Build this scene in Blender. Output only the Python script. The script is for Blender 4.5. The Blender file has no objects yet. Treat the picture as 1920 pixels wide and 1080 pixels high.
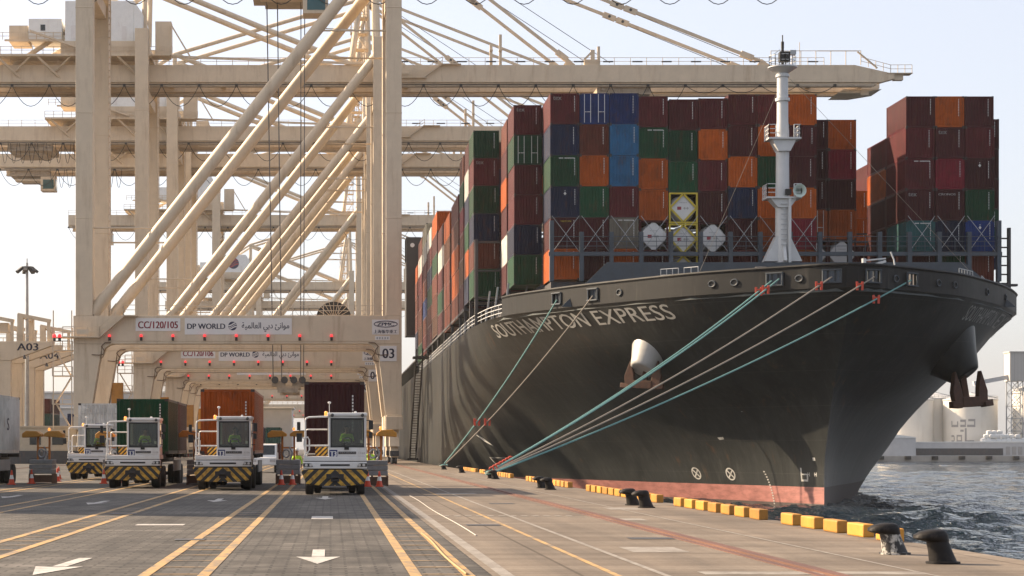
import bpy, bmesh, math, random
import numpy as np
from mathutils import Vector, Matrix

random.seed(11)
R = math.radians
sc = bpy.context.scene
COL = sc.collection

# ------------------------------------------------------------------ camera
EYE = 1.83
cam_d = bpy.data.cameras.new("camera")
cam = bpy.data.objects.new("camera", cam_d)
COL.objects.link(cam)
cam.location = (0, 0, EYE)
cam.rotation_euler = (R(90), 0, 0)
cam_d.sensor_width = 36.0
cam_d.lens = 36.0 * 3800 / 1920
cam_d.shift_x = 340 / 1920
cam_d.shift_y = 300 / 1920
cam_d.clip_start = 0.5
cam_d.clip_end = 8000
sc.camera = cam

# ------------------------------------------------------------------ light
SUN_EL, SUN_AZ = 31.0, 25.0           # azimuth measured from -X towards +Y
to_sun = Vector((-math.cos(R(SUN_AZ)) * math.cos(R(SUN_EL)), math.sin(R(SUN_AZ)) * math.cos(R(SUN_EL)), math.sin(R(SUN_EL))))
sun_d = bpy.data.lights.new("sun", 'SUN')
sun_d.energy = 4.8
sun_d.angle = R(0.6)
sun_d.color = (1.0, 0.78, 0.54)
sun = bpy.data.objects.new("sun", sun_d)
COL.objects.link(sun)
sun.rotation_euler = to_sun.to_track_quat('Z', 'Y').to_euler()
world = bpy.data.worlds.new("World")
sc.world = world
world.use_nodes = True
wn = world.node_tree
bg = wn.nodes["Background"]
sky = wn.nodes.new("ShaderNodeTexSky")
sky.sky_type = 'NISHITA'
sky.sun_disc = False
sky.sun_elevation = R(SUN_EL)
sky.sun_rotation = math.atan2(to_sun.x, to_sun.y)
sky.air_density = 0.75
sky.dust_density = 3.5
sky.ozone_density = 1.0
veil = wn.nodes.new("ShaderNodeMixRGB")          # thin bright desert haze over the clear sky
veil.inputs[0].default_value = 0.6
veil.inputs[2].default_value = (2.55, 2.45, 2.42, 1)
wn.links.new(sky.outputs[0], veil.inputs[1])
wn.links.new(veil.outputs[0], bg.inputs[0])
bg.inputs[1].default_value = 0.14
sc.view_settings.view_transform = 'Standard'
sc.view_settings.look = 'None'
sc.view_settings.exposure = 1.32
sc.view_settings.gamma = 1.0
HAZE = 0.00006
sc.cycles.max_bounces = 6
sc.cycles.volume_bounces = 0
sc.cycles.transparent_max_bounces = 8

# ------------------------------------------------------------------ helpers
def tag(o, label=None, cat=None, group=None, kind=None):
    if label: o["label"] = label
    if cat: o["category"] = cat
    if group: o["group"] = group
    if kind: o["kind"] = kind
    return o

def empty(name, loc=(0, 0, 0), rz=0.0):
    o = bpy.data.objects.new(name, None)
    o.empty_display_size = 0.5
    COL.objects.link(o)
    o.location = loc
    o.rotation_euler = (0, 0, rz)
    return o

def copy_tree(o, parent=None):
    c = o.copy()
    COL.objects.link(c)
    if parent is not None:
        c.parent = parent
    for ch in list(o.children):
        copy_tree(ch, c)
    return c

class MB:
    def __init__(self):
        self.v = []; self.f = []; self.mi = []; self.cur = 0
    def add(self, vs, fs, mi=None):
        n = len(self.v)
        self.v.extend([tuple(p) for p in vs])
        for f in fs:
            self.f.append([i + n for i in f]); self.mi.append(self.cur if mi is None else mi)
        return self
    def box(self, x0, x1, y0, y1, z0, z1, mi=None):
        vs = [(x0, y0, z0), (x1, y0, z0), (x1, y1, z0), (x0, y1, z0), (x0, y0, z1), (x1, y0, z1), (x1, y1, z1), (x0, y1, z1)]
        return self.add(vs, [(3, 2, 1, 0), (4, 5, 6, 7), (0, 1, 5, 4), (1, 2, 6, 5), (2, 3, 7, 6), (3, 0, 4, 7)], mi)
    def _prism(self, a, b, mi):
        n = len(a)
        fs = [list(range(n))[::-1], list(range(n, 2 * n))]
        for i in range(n):
            j = (i + 1) % n
            fs.append((i, j, n + j, n + i))
        return self.add(a + b, fs, mi)
    def prism_y(self, poly, y0, y1, mi=None):
        return self._prism([(x, y0, z) for x, z in poly], [(x, y1, z) for x, z in poly], mi)
    def prism_x(self, poly, x0, x1, mi=None):
        return self._prism([(x0, y, z) for y, z in poly], [(x1, y, z) for y, z in poly], mi)
    def prism_z(self, poly, z0, z1, mi=None):
        return self._prism([(x, y, z0) for x, y in poly], [(x, y, z1) for x, y in poly], mi)
    @staticmethod
    def frame(d):
        d = d.normalized()
        up = Vector((0, 0, 1)) if abs(d.z) < 0.95 else Vector((0, 1, 0))
        a = d.cross(up).normalized()
        return a, a.cross(d).normalized()
    def tube(self, p, q, r, n=8, r2=None, mi=None):
        p, q = Vector(p), Vector(q)
        if (q - p).length < 1e-6: return self
        a, b = self.frame(q - p)
        r2 = r if r2 is None else r2
        vs = []
        for c, rr in ((p, r), (q, r2)):
            for i in range(n):
                t = 2 * math.pi * i / n
                vs.append(c + a * (rr * math.cos(t)) + b * (rr * math.sin(t)))
        fs = [tuple(range(n)), tuple(range(2 * n - 1, n - 1, -1))]
        for i in range(n):
            j = (i + 1) % n
            fs.append((i, j, n + j, n + i))
        return self.add(vs, fs, mi)
    def bar(self, p, q, w, h, mi=None):
        p, q = Vector(p), Vector(q)
        a, b = self.frame(q - p)
        vs = []
        for c in (p, q):
            for s, t in ((-1, -1), (1, -1), (1, 1), (-1, 1)):
                vs.append(c + a * (s * w / 2) + b * (t * h / 2))
        return self.add(vs, [(0, 1, 2, 3), (7, 6, 5, 4), (0, 4, 5, 1), (1, 5, 6, 2), (2, 6, 7, 3), (3, 7, 4, 0)], mi)
    def path(self, pts, r, n=6, mi=None):
        pts = [Vector(p) for p in pts]
        m = len(pts); vs = []
        for k, p in enumerate(pts):
            d = (pts[min(k + 1, m - 1)] - pts[max(k - 1, 0)])
            a, b = self.frame(d)
            for i in range(n):
                t = 2 * math.pi * i / n
                vs.append(p + a * (r * math.cos(t)) + b * (r * math.sin(t)))
        fs = [tuple(range(n)), tuple(range(m * n - 1, (m - 1) * n - 1, -1))]
        for k in range(m - 1):
            for i in range(n):
                j = (i + 1) % n
                fs.append((k * n + i, k * n + j, (k + 1) * n + j, (k + 1) * n + i))
        return self.add(vs, fs, mi)
    def rings(self, rings, cap=True, mi=None):
        n = len(rings[0]); vs = [p for r in rings for p in r]; fs = []
        for k in range(len(rings) - 1):
            for i in range(n):
                j = (i + 1) % n
                fs.append((k * n + i, k * n + j, (k + 1) * n + j, (k + 1) * n + i))
        if cap:
            fs.append(tuple(range(n))[::-1]); fs.append(tuple(range((len(rings) - 1) * n, len(rings) * n)))
        return self.add(vs, fs, mi)
    def lathe(self, prof, c=(0, 0, 0), axis='z', n=20, mi=None):
        rings = []
        for r, h in prof:
            ring = []
            for i in range(n):
                t = 2 * math.pi * i / n; x, y = r * math.cos(t), r * math.sin(t)
                if axis == 'z': ring.append((c[0] + x, c[1] + y, c[2] + h))
                elif axis == 'x': ring.append((c[0] + h, c[1] + x, c[2] + y))
                else: ring.append((c[0] + y, c[1] + h, c[2] + x))
            rings.append(ring)
        return self.rings(rings, True, mi)
    def mesh(self, name, mats, smooth=False, recalc=True, angle=35):
        me = bpy.data.meshes.new(name)
        me.from_pydata(self.v, [], self.f)
        if not isinstance(mats, (list, tuple)): mats = [mats]
        for m in mats: me.materials.append(m)
        if len(mats) > 1: me.polygons.foreach_set("material_index", self.mi)
        if recalc:
            bm = bmesh.new(); bm.from_mesh(me)
            bmesh.ops.recalc_face_normals(bm, faces=bm.faces[:])
            bm.to_mesh(me); bm.free()
        if smooth:
            me.polygons.foreach_set("use_smooth", [True] * len(me.polygons))
            me.set_sharp_from_angle(angle=R(angle))
        me.update()
        return me
    def build(self, name, mats, parent=None, world_parent=False, smooth=False, bevel=0, recalc=True, angle=35, at=None):
        """at / world_parent: vertices are given in world space and re-based on the parent's place"""
        if world_parent and parent is not None:
            off = parent.location
            self.v = [(x - off[0], y - off[1], z - off[2]) for x, y, z in self.v]
        if at is not None:
            self.v = [(x - at[0], y - at[1], z - at[2]) for x, y, z in self.v]
        me = self.mesh(name, mats, smooth, recalc, angle)
        o = bpy.data.objects.new(name, me)
        COL.objects.link(o)
        if parent is not None: o.parent = parent
        if at is not None: o.location = at
        if bevel:
            b = o.modifiers.new("bevel", 'BEVEL')
            b.width = bevel; b.segments = 2; b.limit_method = 'ANGLE'; b.angle_limit = R(40)
        return o

def link_mesh(name, me, parent=None, loc=(0, 0, 0)):
    o = bpy.data.objects.new(name, me)
    COL.objects.link(o)
    o.location = loc
    if parent is not None: o.parent = parent
    return o

_tc = {}
def text_geo(s):
    if s in _tc: return _tc[s]
    c = bpy.data.curves.new("lettering", 'FONT')
    c.body = s; c.resolution_u = 3
    o = bpy.data.objects.new("lettering", c)
    COL.objects.link(o)
    dg = bpy.context.evaluated_depsgraph_get()
    m = bpy.data.meshes.new_from_object(o.evaluated_get(dg))
    vs = [tuple(v.co[:2]) for v in m.vertices]
    fs = [tuple(p.vertices) for p in m.polygons]
    bpy.data.objects.remove(o); bpy.data.curves.remove(c); bpy.data.meshes.remove(m)
    xs = [v[0] for v in vs]; ys = [v[1] for v in vs]
    x0, x1, y0, y1 = min(xs), max(xs), min(ys), max(ys)
    _tc[s] = ([((x - x0) / (x1 - x0), (y - y0) / (y1 - y0)) for x, y in vs], fs)
    return _tc[s]

def text_on(mb, s, x0, x1, z0, z1, y, bold=0.0, mi=None):
    """lettering on a face that looks towards -Y, fitted to a box"""
    vs, fs = text_geo(s)
    for dx in ((0,) if not bold else (-bold, 0, bold)):
        mb.add([(x0 + (x1 - x0) * u + dx, y - abs(dx) * 0.02, z0 + (z1 - z0) * w) for u, w in vs], fs, mi)
    return mb

def text_side(mb, s, y_far, y_near, z0, z1, x, mi=None):
    """lettering on a face that looks towards -X (reads from far to near)"""
    vs, fs = text_geo(s)
    mb.add([(x, y_far + (y_near - y_far) * u, z0 + (z1 - z0) * w) for u, w in vs], fs, mi)
    return mb

# ------------------------------------------------------------------ materials
def nodes_of(name):
    m = bpy.data.materials.new(name)
    m.use_nodes = True
    nt = m.node_tree
    return m, nt, nt.nodes["Principled BSDF"]

def mul(c, k): return tuple(min(1, x * k) for x in c[:3]) + (1,)

def mat(name, col, rough=0.5, metal=0.0, var=0.12, scale=1.5, stretch=(1, 1, 1), dirt=None, dirt_amt=0.5, dirt_lo=0.55, dirt_hi=0.75,
        dirt_scale=2.0, dirt_stretch=(1, 1, 0.15), bump=0.0, bump_scale=20, emit=None, emit_s=0, spec=0.5, rnd=False):
    m, nt, p = nodes_of(name)
    N, L = nt.nodes.new, nt.links.new
    p.inputs["Roughness"].default_value = rough
    p.inputs["Metallic"].default_value = metal
    p.inputs["Specular IOR Level"].default_value = spec
    tc = N("ShaderNodeTexCoord")
    vec = tc.outputs["Object"]
    if rnd:
        oi = N("ShaderNodeObjectInfo"); ad = N("ShaderNodeVectorMath"); ad.operation = 'ADD'
        sm = N("ShaderNodeMath"); sm.operation = 'MULTIPLY'; sm.inputs[1].default_value = 97.0
        L(oi.outputs["Random"], sm.inputs[0]); L(vec, ad.inputs[0]); L(sm.outputs[0], ad.inputs[1]); vec = ad.outputs[0]
    mp = N("ShaderNodeMapping"); mp.inputs["Scale"].default_value = stretch
    L(vec, mp.inputs["Vector"])
    no = N("ShaderNodeTexNoise"); no.inputs["Scale"].default_value = scale; no.inputs["Detail"].default_value = 6; no.inputs["Roughness"].default_value = 0.62
    L(mp.outputs[0], no.inputs["Vector"])
    rp = N("ShaderNodeValToRGB")
    rp.color_ramp.elements[0].position = 0.3; rp.color_ramp.elements[0].color = mul(col, 1 - var)
    rp.color_ramp.elements[1].position = 0.7; rp.color_ramp.elements[1].color = mul(col, 1 + var)
    L(no.outputs["Fac"], rp.inputs[0])
    out = rp.outputs[0]
    if rnd:
        hs = N("ShaderNodeHueSaturation")
        mr = N("ShaderNodeMapRange"); mr.inputs["To Min"].default_value = 0.72; mr.inputs["To Max"].default_value = 1.3
        vo = N("ShaderNodeTexVoronoi"); vo.inputs["Scale"].default_value = 1.3; L(vec, vo.inputs["Vector"])
        sv = N("ShaderNodeSeparateColor"); L(vo.outputs["Color"], sv.inputs[0])
        vr = N("ShaderNodeMapRange"); vr.inputs["To Min"].default_value = 0.86; vr.inputs["To Max"].default_value = 1.12; L(sv.outputs[0], vr.inputs["Value"])
        ml = N("ShaderNodeMath"); ml.operation = 'MULTIPLY'; L(mr.outputs[0], ml.inputs[0]); L(vr.outputs[0], ml.inputs[1])
        L(oi.outputs["Random"], mr.inputs["Value"]); L(ml.outputs[0], hs.inputs["Value"]); L(out, hs.inputs["Color"]); out = hs.outputs[0]
    if dirt:
        mp2 = N("ShaderNodeMapping"); mp2.inputs["Scale"].default_value = dirt_stretch; L(vec, mp2.inputs["Vector"])
        n2 = N("ShaderNodeTexNoise"); n2.inputs["Scale"].default_value = dirt_scale; n2.inputs["Detail"].default_value = 8; n2.inputs["Roughness"].default_value = 0.7
        L(mp2.outputs[0], n2.inputs["Vector"])
        r2 = N("ShaderNodeValToRGB")
        r2.color_ramp.elements[0].position = dirt_lo; r2.color_ramp.elements[0].color = (0, 0, 0, 1)
        r2.color_ramp.elements[1].position = dirt_hi; r2.color_ramp.elements[1].color = (dirt_amt,) * 3 + (1,)
        L(n2.outputs["Fac"], r2.inputs[0])
        mx = N("ShaderNodeMixRGB"); L(r2.outputs[0], mx.inputs[0]); L(out, mx.inputs[1]); mx.inputs[2].default_value = tuple(dirt[:3]) + (1,)
        out = mx.outputs[0]
    L(out, p.inputs["Base Color"])
    rr = N("ShaderNodeMapRange"); rr.inputs["To Min"].default_value = max(0.02, rough - 0.1); rr.inputs["To Max"].default_value = min(1, rough + 0.12)
    L(no.outputs["Fac"], rr.inputs["Value"]); L(rr.outputs[0], p.inputs["Roughness"])
    if bump:
        n3 = N("ShaderNodeTexNoise"); n3.inputs["Scale"].default_value = bump_scale; n3.inputs["Detail"].default_value = 5
        L(vec, n3.inputs["Vector"])
        bp = N("ShaderNodeBump"); bp.inputs["Strength"].default_value = bump; bp.inputs["Distance"].default_value = 0.02
        L(n3.outputs["Fac"], bp.inputs["Height"]); L(bp.outputs[0], p.inputs["Normal"])
    if emit:
        p.inputs["Emission Color"].default_value = tuple(emit) + (1,); p.inputs["Emission Strength"].default_value = emit_s
    return m

RUST = (0.16, 0.055, 0.02)
M = {}
M['crane'] = mat("crane_cream_paint", (0.58, 0.475, 0.345), 0.55, var=0.08, scale=0.5, dirt=(0.24, 0.14, 0.07), dirt_amt=0.6, dirt_lo=0.52, dirt_hi=0.8, dirt_scale=0.9, dirt_stretch=(1, 1, 0.12), bump=0.05, bump_scale=3)
M['crane_dark'] = mat("crane_underframe_paint", (0.36, 0.29, 0.21), 0.6, var=0.2, dirt=(0.12, 0.08, 0.05), dirt_amt=0.6)
M['white_paint'] = mat("white_house_paint", (0.72, 0.72, 0.70), 0.5, var=0.05, dirt=(0.4, 0.33, 0.25), dirt_amt=0.35)
M['sign'] = mat("sign_board_white", (0.66, 0.64, 0.62), 0.45, var=0.04)
M['sign_red'] = mat("sign_red_letters", (0.26, 0.02, 0.035), 0.5, var=0.05)
M['sign_navy'] = mat("sign_navy_letters", (0.018, 0.02, 0.06), 0.5, var=0.05)
M['black'] = mat("black_rubber", (0.012, 0.012, 0.012), 0.6, var=0.3)
M['cable'] = mat("black_cable", (0.015, 0.014, 0.013), 0.6, var=0.2)
M['rope_steel'] = mat("steel_wire_rope", (0.10, 0.095, 0.09), 0.5, var=0.2)
M['lamp_red'] = mat("red_lamp_lens", (0.5, 0.02, 0.02), 0.3, emit=(1.0, 0.06, 0.07), emit_s=0.4)
M['dark_steel'] = mat("dark_steel", (0.045, 0.045, 0.048), 0.55, var=0.3, dirt=RUST, dirt_amt=0.5)
M['grey_steel'] = mat("grey_steel", (0.22, 0.22, 0.22), 0.5, var=0.2, dirt=RUST, dirt_amt=0.4)
M['galv'] = mat("galvanised_steel", (0.32, 0.33, 0.34), 0.45, metal=0.6, var=0.15)
M['glass_dark'] = mat("dark_glass", (0.012, 0.016, 0.018), 0.06, spec=0.6, var=0.1)
M['teal_glass'] = mat("teal_glass", (0.02, 0.09, 0.10), 0.08, var=0.1)
M['yellow'] = mat("yellow_safety_paint", (0.42, 0.19, 0.02), 0.55, var=0.1, scale=3, dirt=(0.1, 0.07, 0.03), dirt_amt=0.6, dirt_lo=0.55, dirt_hi=0.8, dirt_scale=4, dirt_stretch=(1, 1, 1), bump=0.1, rnd=True)
M['orange_post'] = mat("orange_post_paint", (0.45, 0.15, 0.02), 0.5, var=0.15)
M['red'] = mat("red_paint", (0.42, 0.03, 0.02), 0.5, var=0.15)
M['ratred'] = mat("rat_guard_red", (0.5, 0.05, 0.02), 0.5, var=0.2)
M['cone'] = mat("cone_orange", (0.55, 0.06, 0.02), 0.5, var=0.12, dirt=(0.08, 0.03, 0.02), dirt_amt=0.5, dirt_stretch=(1, 1, 1), dirt_scale=5)
M['white_band'] = mat("reflective_white", (0.7, 0.7, 0.68), 0.4, var=0.06)
M['hull_white'] = mat("hull_lettering_white", (0.33, 0.325, 0.305), 0.6, var=0.12, dirt=(0.1, 0.1, 0.09), dirt_amt=0.55, dirt_lo=0.5, dirt_hi=0.7, dirt_stretch=(1, 1, 0.4))
M['ship_grey'] = mat("ship_grey_paint", (0.045, 0.055, 0.066), 0.55, spec=.25, var=0.15, dirt=(0.05, 0.04, 0.035), dirt_amt=0.5)
M['bulwark'] = mat("bulwark_grey_paint", (0.016, 0.0165, 0.0168), 0.55, spec=.12, var=0.12, dirt=(0.05, 0.045, 0.04), dirt_amt=0.6, dirt_scale=1.5)
M['lash'] = mat("lashing_bridge_blue_grey", (0.045, 0.06, 0.078), 0.5, var=0.15, dirt=RUST, dirt_amt=0.3)
M['mast'] = mat("mast_white_paint", (0.50, 0.51, 0.515), 0.45, var=0.06, dirt=(0.3, 0.22, 0.15), dirt_amt=0.5, dirt_lo=0.6, dirt_hi=0.8)
M['deck'] = mat("deck_paint", (0.05, 0.06, 0.06), 0.7, var=0.2)
M['anchor'] = mat("rusty_anchor", (0.062, 0.025, 0.013), 0.8, var=0.35, scale=3, bump=0.3)
M['bolster'] = mat("bolster_pale_paint", (0.36, 0.35, 0.325), 0.4, var=0.08, dirt=(0.2, 0.17, 0.14), dirt_amt=0.5)
M['teal_rope'] = mat("teal_mooring_rope", (0.13, 0.27, 0.255), 0.8, var=0.25, scale=12, bump=0.4, bump_scale=60)
M['tan_rope'] = mat("grey_mooring_rope", (0.23, 0.20, 0.165), 0.85, var=0.25, scale=12, bump=0.4, bump_scale=60)
M['truck'] = mat("truck_white_paint", (0.62, 0.61, 0.595), 0.32, var=0.05, dirt=(0.35, 0.28, 0.2), dirt_amt=0.35, dirt_lo=0.52, dirt_hi=0.8, dirt_scale=1.8)
M['tyre'] = mat("tyre_rubber", (0.018, 0.017, 0.016), 0.85, var=0.3, scale=6)
M['chassis'] = mat("truck_chassis_dark", (0.022, 0.02, 0.02), 0.65, var=0.3, dirt=RUST, dirt_amt=0.3)
M['plate_blue'] = mat("blue_number_plate", (0.012, 0.02, 0.11), 0.4, var=0.05)
M['lamp_glass'] = mat("lamp_glass", (0.5, 0.5, 0.5), 0.1, metal=0.4)
M['amber'] = mat("amber_lens", (0.8, 0.25, 0.03), 0.3, emit=(1, 0.35, 0.08), emit_s=0.5)
M['seat'] = mat("seat_fabric", (0.03, 0.03, 0.035), 0.8, var=0.2)
M['hivis'] = mat("hi_vis_fabric", (0.42, 0.70, 0.04), 0.8, var=0.12, scale=8)
M['skin'] = mat("skin", (0.28, 0.15, 0.09), 0.55, var=0.08)
M['trouser'] = mat("dark_trousers", (0.03, 0.035, 0.05), 0.85, var=0.2)
M['hair'] = mat("dark_hair", (0.012, 0.01, 0.009), 0.6, var=0.2)
M['helmet'] = mat("white_helmet", (0.7, 0.7, 0.68), 0.35, var=0.05)
M['concrete_block'] = mat("grey_concrete_block", (0.20, 0.20, 0.20), 0.85, var=0.2, scale=4, bump=0.3)
M['crate'] = mat("brown_crate_steel", (0.10, 0.05, 0.03), 0.7, var=0.3, scale=4, dirt=RUST, dirt_amt=0.6)
M['bollard'] = mat("black_iron_bollard", (0.012, 0.0105, 0.010), 0.55, spec=.2, var=0.3, scale=5, dirt=(0.12, 0.09, 0.07), dirt_amt=0.5, dirt_stretch=(1, 1, 1), dirt_scale=4, bump=0.3, bump_scale=14)
M['bollard_worn'] = mat("worn_white_bollard_paint", (0.40, 0.385, 0.35), 0.6, var=0.15, dirt=(0.02, 0.018, 0.018), dirt_amt=1.0, dirt_lo=0.43, dirt_hi=0.50, dirt_stretch=(1, 1, 0.8), dirt_scale=5, bump=0.3, bump_scale=14)
M['rail'] = mat("rusty_crane_rail", (0.115, 0.05, 0.03), 0.6, var=0.3, scale=2, stretch=(1, 0.1, 1))
M['silo'] = mat("silo_white_paint", (0.66, 0.63, 0.57), 0.6, var=0.05, scale=0.2, dirt=(0.4, 0.35, 0.28), dirt_amt=0.3, dirt_scale=0.3)
M['silo_mark'] = mat("silo_grey_letters", (0.30, 0.29, 0.28), 0.6, var=0.06)
M['shed'] = mat("shed_grey_cladding", (0.45, 0.45, 0.45), 0.6, var=0.08, scale=0.5)
M['far_concrete'] = mat("far_quay_concrete", (0.36, 0.33, 0.29), 0.8, var=0.15, scale=0.3)
M['line_yellow'] = mat("worn_yellow_road_paint", (0.36, 0.225, 0.085), 0.75, var=0.15, scale=2, dirt=(0.12, 0.105, 0.09), dirt_amt=0.85, dirt_lo=0.46, dirt_hi=0.62, dirt_scale=2.6, dirt_stretch=(1, 0.5, 1))
M['line_white'] = mat("worn_white_road_paint", (0.40, 0.385, 0.365), 0.75, var=0.12, scale=2, dirt=(0.12, 0.11, 0.10), dirt_amt=0.85, dirt_lo=0.48, dirt_hi=0.68, dirt_scale=4, dirt_stretch=(1, 1, 1))
M['line_faint'] = mat("faint_grey_road_paint", (0.235, 0.215, 0.19), 0.8, var=0.15, scale=2, dirt=(0.15, 0.13, 0.11), dirt_amt=0.85, dirt_lo=0.42, dirt_hi=0.6, dirt_scale=3, dirt_stretch=(1, 0.6, 1))

CC = {   # container paints
 'maroon': (0.062, 0.009, 0.0115), 'dark maroon': (0.040, 0.0072, 0.0088), 'rust red': (0.0986, 0.0245, 0.0150), 'orange': (0.27, 0.056, 0.0065),
 'navy blue': (0.0068, 0.0122, 0.0340), 'blue': (0.0095, 0.0272, 0.1088), 'light blue': (0.0136, 0.0714, 0.1496), 'green': (0.0054, 0.0422, 0.0177),
 'crimson': (0.1292, 0.0082, 0.0177), 'tan grey': (0.1360, 0.1224, 0.0986), 'teal': (0.0204, 0.0748, 0.0782), 'white': (0.3740, 0.3672, 0.3468), 'brown': (0.0680, 0.0238, 0.0095), 'cream': (0.2720, 0.2448, 0.1768)}
for k, c in CC.items():
    M['c_' + k] = mat("container_" + k.replace(' ', '_') + "_paint", c, 0.46, var=0.13, scale=1.2, dirt=(0.075, 0.03, 0.015) if k != 'white' else (0.22, 0.11, 0.05), dirt_amt=0.75 if k != 'white' else 0.8,
                      dirt_lo=0.54, dirt_hi=0.74, dirt_scale=2.4, dirt_stretch=(1, 1, 0.25), rnd=True, bump=0.06, bump_scale=8)
    pn = M['c_' + k].node_tree.nodes["Principled BSDF"]; pn.inputs["Sheen Weight"].default_value = 0.4; pn.inputs["Specular IOR Level"].default_value = .16; pn.inputs["Sheen Roughness"].default_value = 0.18; pn.inputs["Sheen Tint"].default_value = (1, .86, .72, 1)
M['marks'] = mat("container_white_marks", (0.55, 0.55, 0.53), 0.6, var=0.1)
M['casting'] = mat("corner_casting_dark", (0.03, 0.022, 0.02), 0.6, var=0.3)
M['tank_yellow'] = mat("tank_frame_yellow", (0.42, 0.32, 0.02), 0.5, var=0.1)
M['tank_white'] = mat("tank_white_cladding", (0.52, 0.52, 0.515), 0.4, var=0.05, dirt=(0.3, 0.25, 0.2), dirt_amt=0.4)

def hazard_mat(name, period, mirror=True):
    m, nt, p = nodes_of(name)
    N, L = nt.nodes.new, nt.links.new
    tc = N("ShaderNodeTexCoord"); sx = N("ShaderNodeSeparateXYZ"); L(tc.outputs["Object"], sx.inputs[0])
    src = sx.outputs[0]
    if mirror:
        ab = N("ShaderNodeMath"); ab.operation = 'ABSOLUTE'; L(src, ab.inputs[0]); src = ab.outputs[0]
    else:
        ab = N("ShaderNodeMath"); ab.operation = 'MULTIPLY'; ab.inputs[1].default_value = -1; L(src, ab.inputs[0]); src = ab.outputs[0]
    ad = N("ShaderNodeMath"); ad.operation = 'ADD'; L(src, ad.inputs[0]); L(sx.outputs[2], ad.inputs[1])
    dv = N("ShaderNodeMath"); dv.operation = 'DIVIDE'; L(ad.outputs[0], dv.inputs[0]); dv.inputs[1].default_value = period
    fr = N("ShaderNodeMath"); fr.operation = 'FRACT'; L(dv.outputs[0], fr.inputs[0])
    gt = N("ShaderNodeMath"); gt.operation = 'GREATER_THAN'; L(fr.outputs[0], gt.inputs[0]); gt.inputs[1].default_value = 0.5
    no = N("ShaderNodeTexNoise"); no.inputs["Scale"].default_value = 5; no.inputs["Detail"].default_value = 6; L(tc.outputs["Object"], no.inputs["Vector"])
    rp = N("ShaderNodeValToRGB"); rp.color_ramp.elements[0].position = .35; rp.color_ramp.elements[0].color = (.22, .12, .02, 1)
    rp.color_ramp.elements[1].position = .6; rp.color_ramp.elements[1].color = (.60, .34, .03, 1); L(no.outputs["Fac"], rp.inputs[0])
    mx = N("ShaderNodeMixRGB"); L(gt.outputs[0], mx.inputs[0]); mx.inputs[1].default_value = (.015, .014, .013, 1); L(rp.outputs[0], mx.inputs[2])
    L(mx.outputs[0], p.inputs["Base Color"]); p.inputs["Roughness"].default_value = .5
    return m
M['hazard'] = hazard_mat("yellow_black_chevrons", 0.40)
M['hazard_side'] = hazard_mat("yellow_black_stripes", 0.19, False)

def glass_mat():
    m, nt, p = nodes_of("windscreen_glass")
    N, L = nt.nodes.new, nt.links.new
    tr = N("ShaderNodeBsdfTransparent"); tr.inputs[0].default_value = (.32, .37, .34, 1)
    gl = N("ShaderNodeBsdfGlossy"); gl.inputs["Roughness"].default_value = 0.02; gl.inputs[0].default_value = (.9, .9, .9, 1)
    fr = N("ShaderNodeFresnel"); fr.inputs[0].default_value = 1.6
    mx = N("ShaderNodeMixShader"); L(fr.outputs[0], mx.inputs[0]); L(tr.outputs[0], mx.inputs[1]); L(gl.outputs[0], mx.inputs[2])
    L(mx.outputs[0], nt.nodes["Material Output"].inputs["Surface"])
    return m
M['glass'] = glass_mat()

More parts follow.
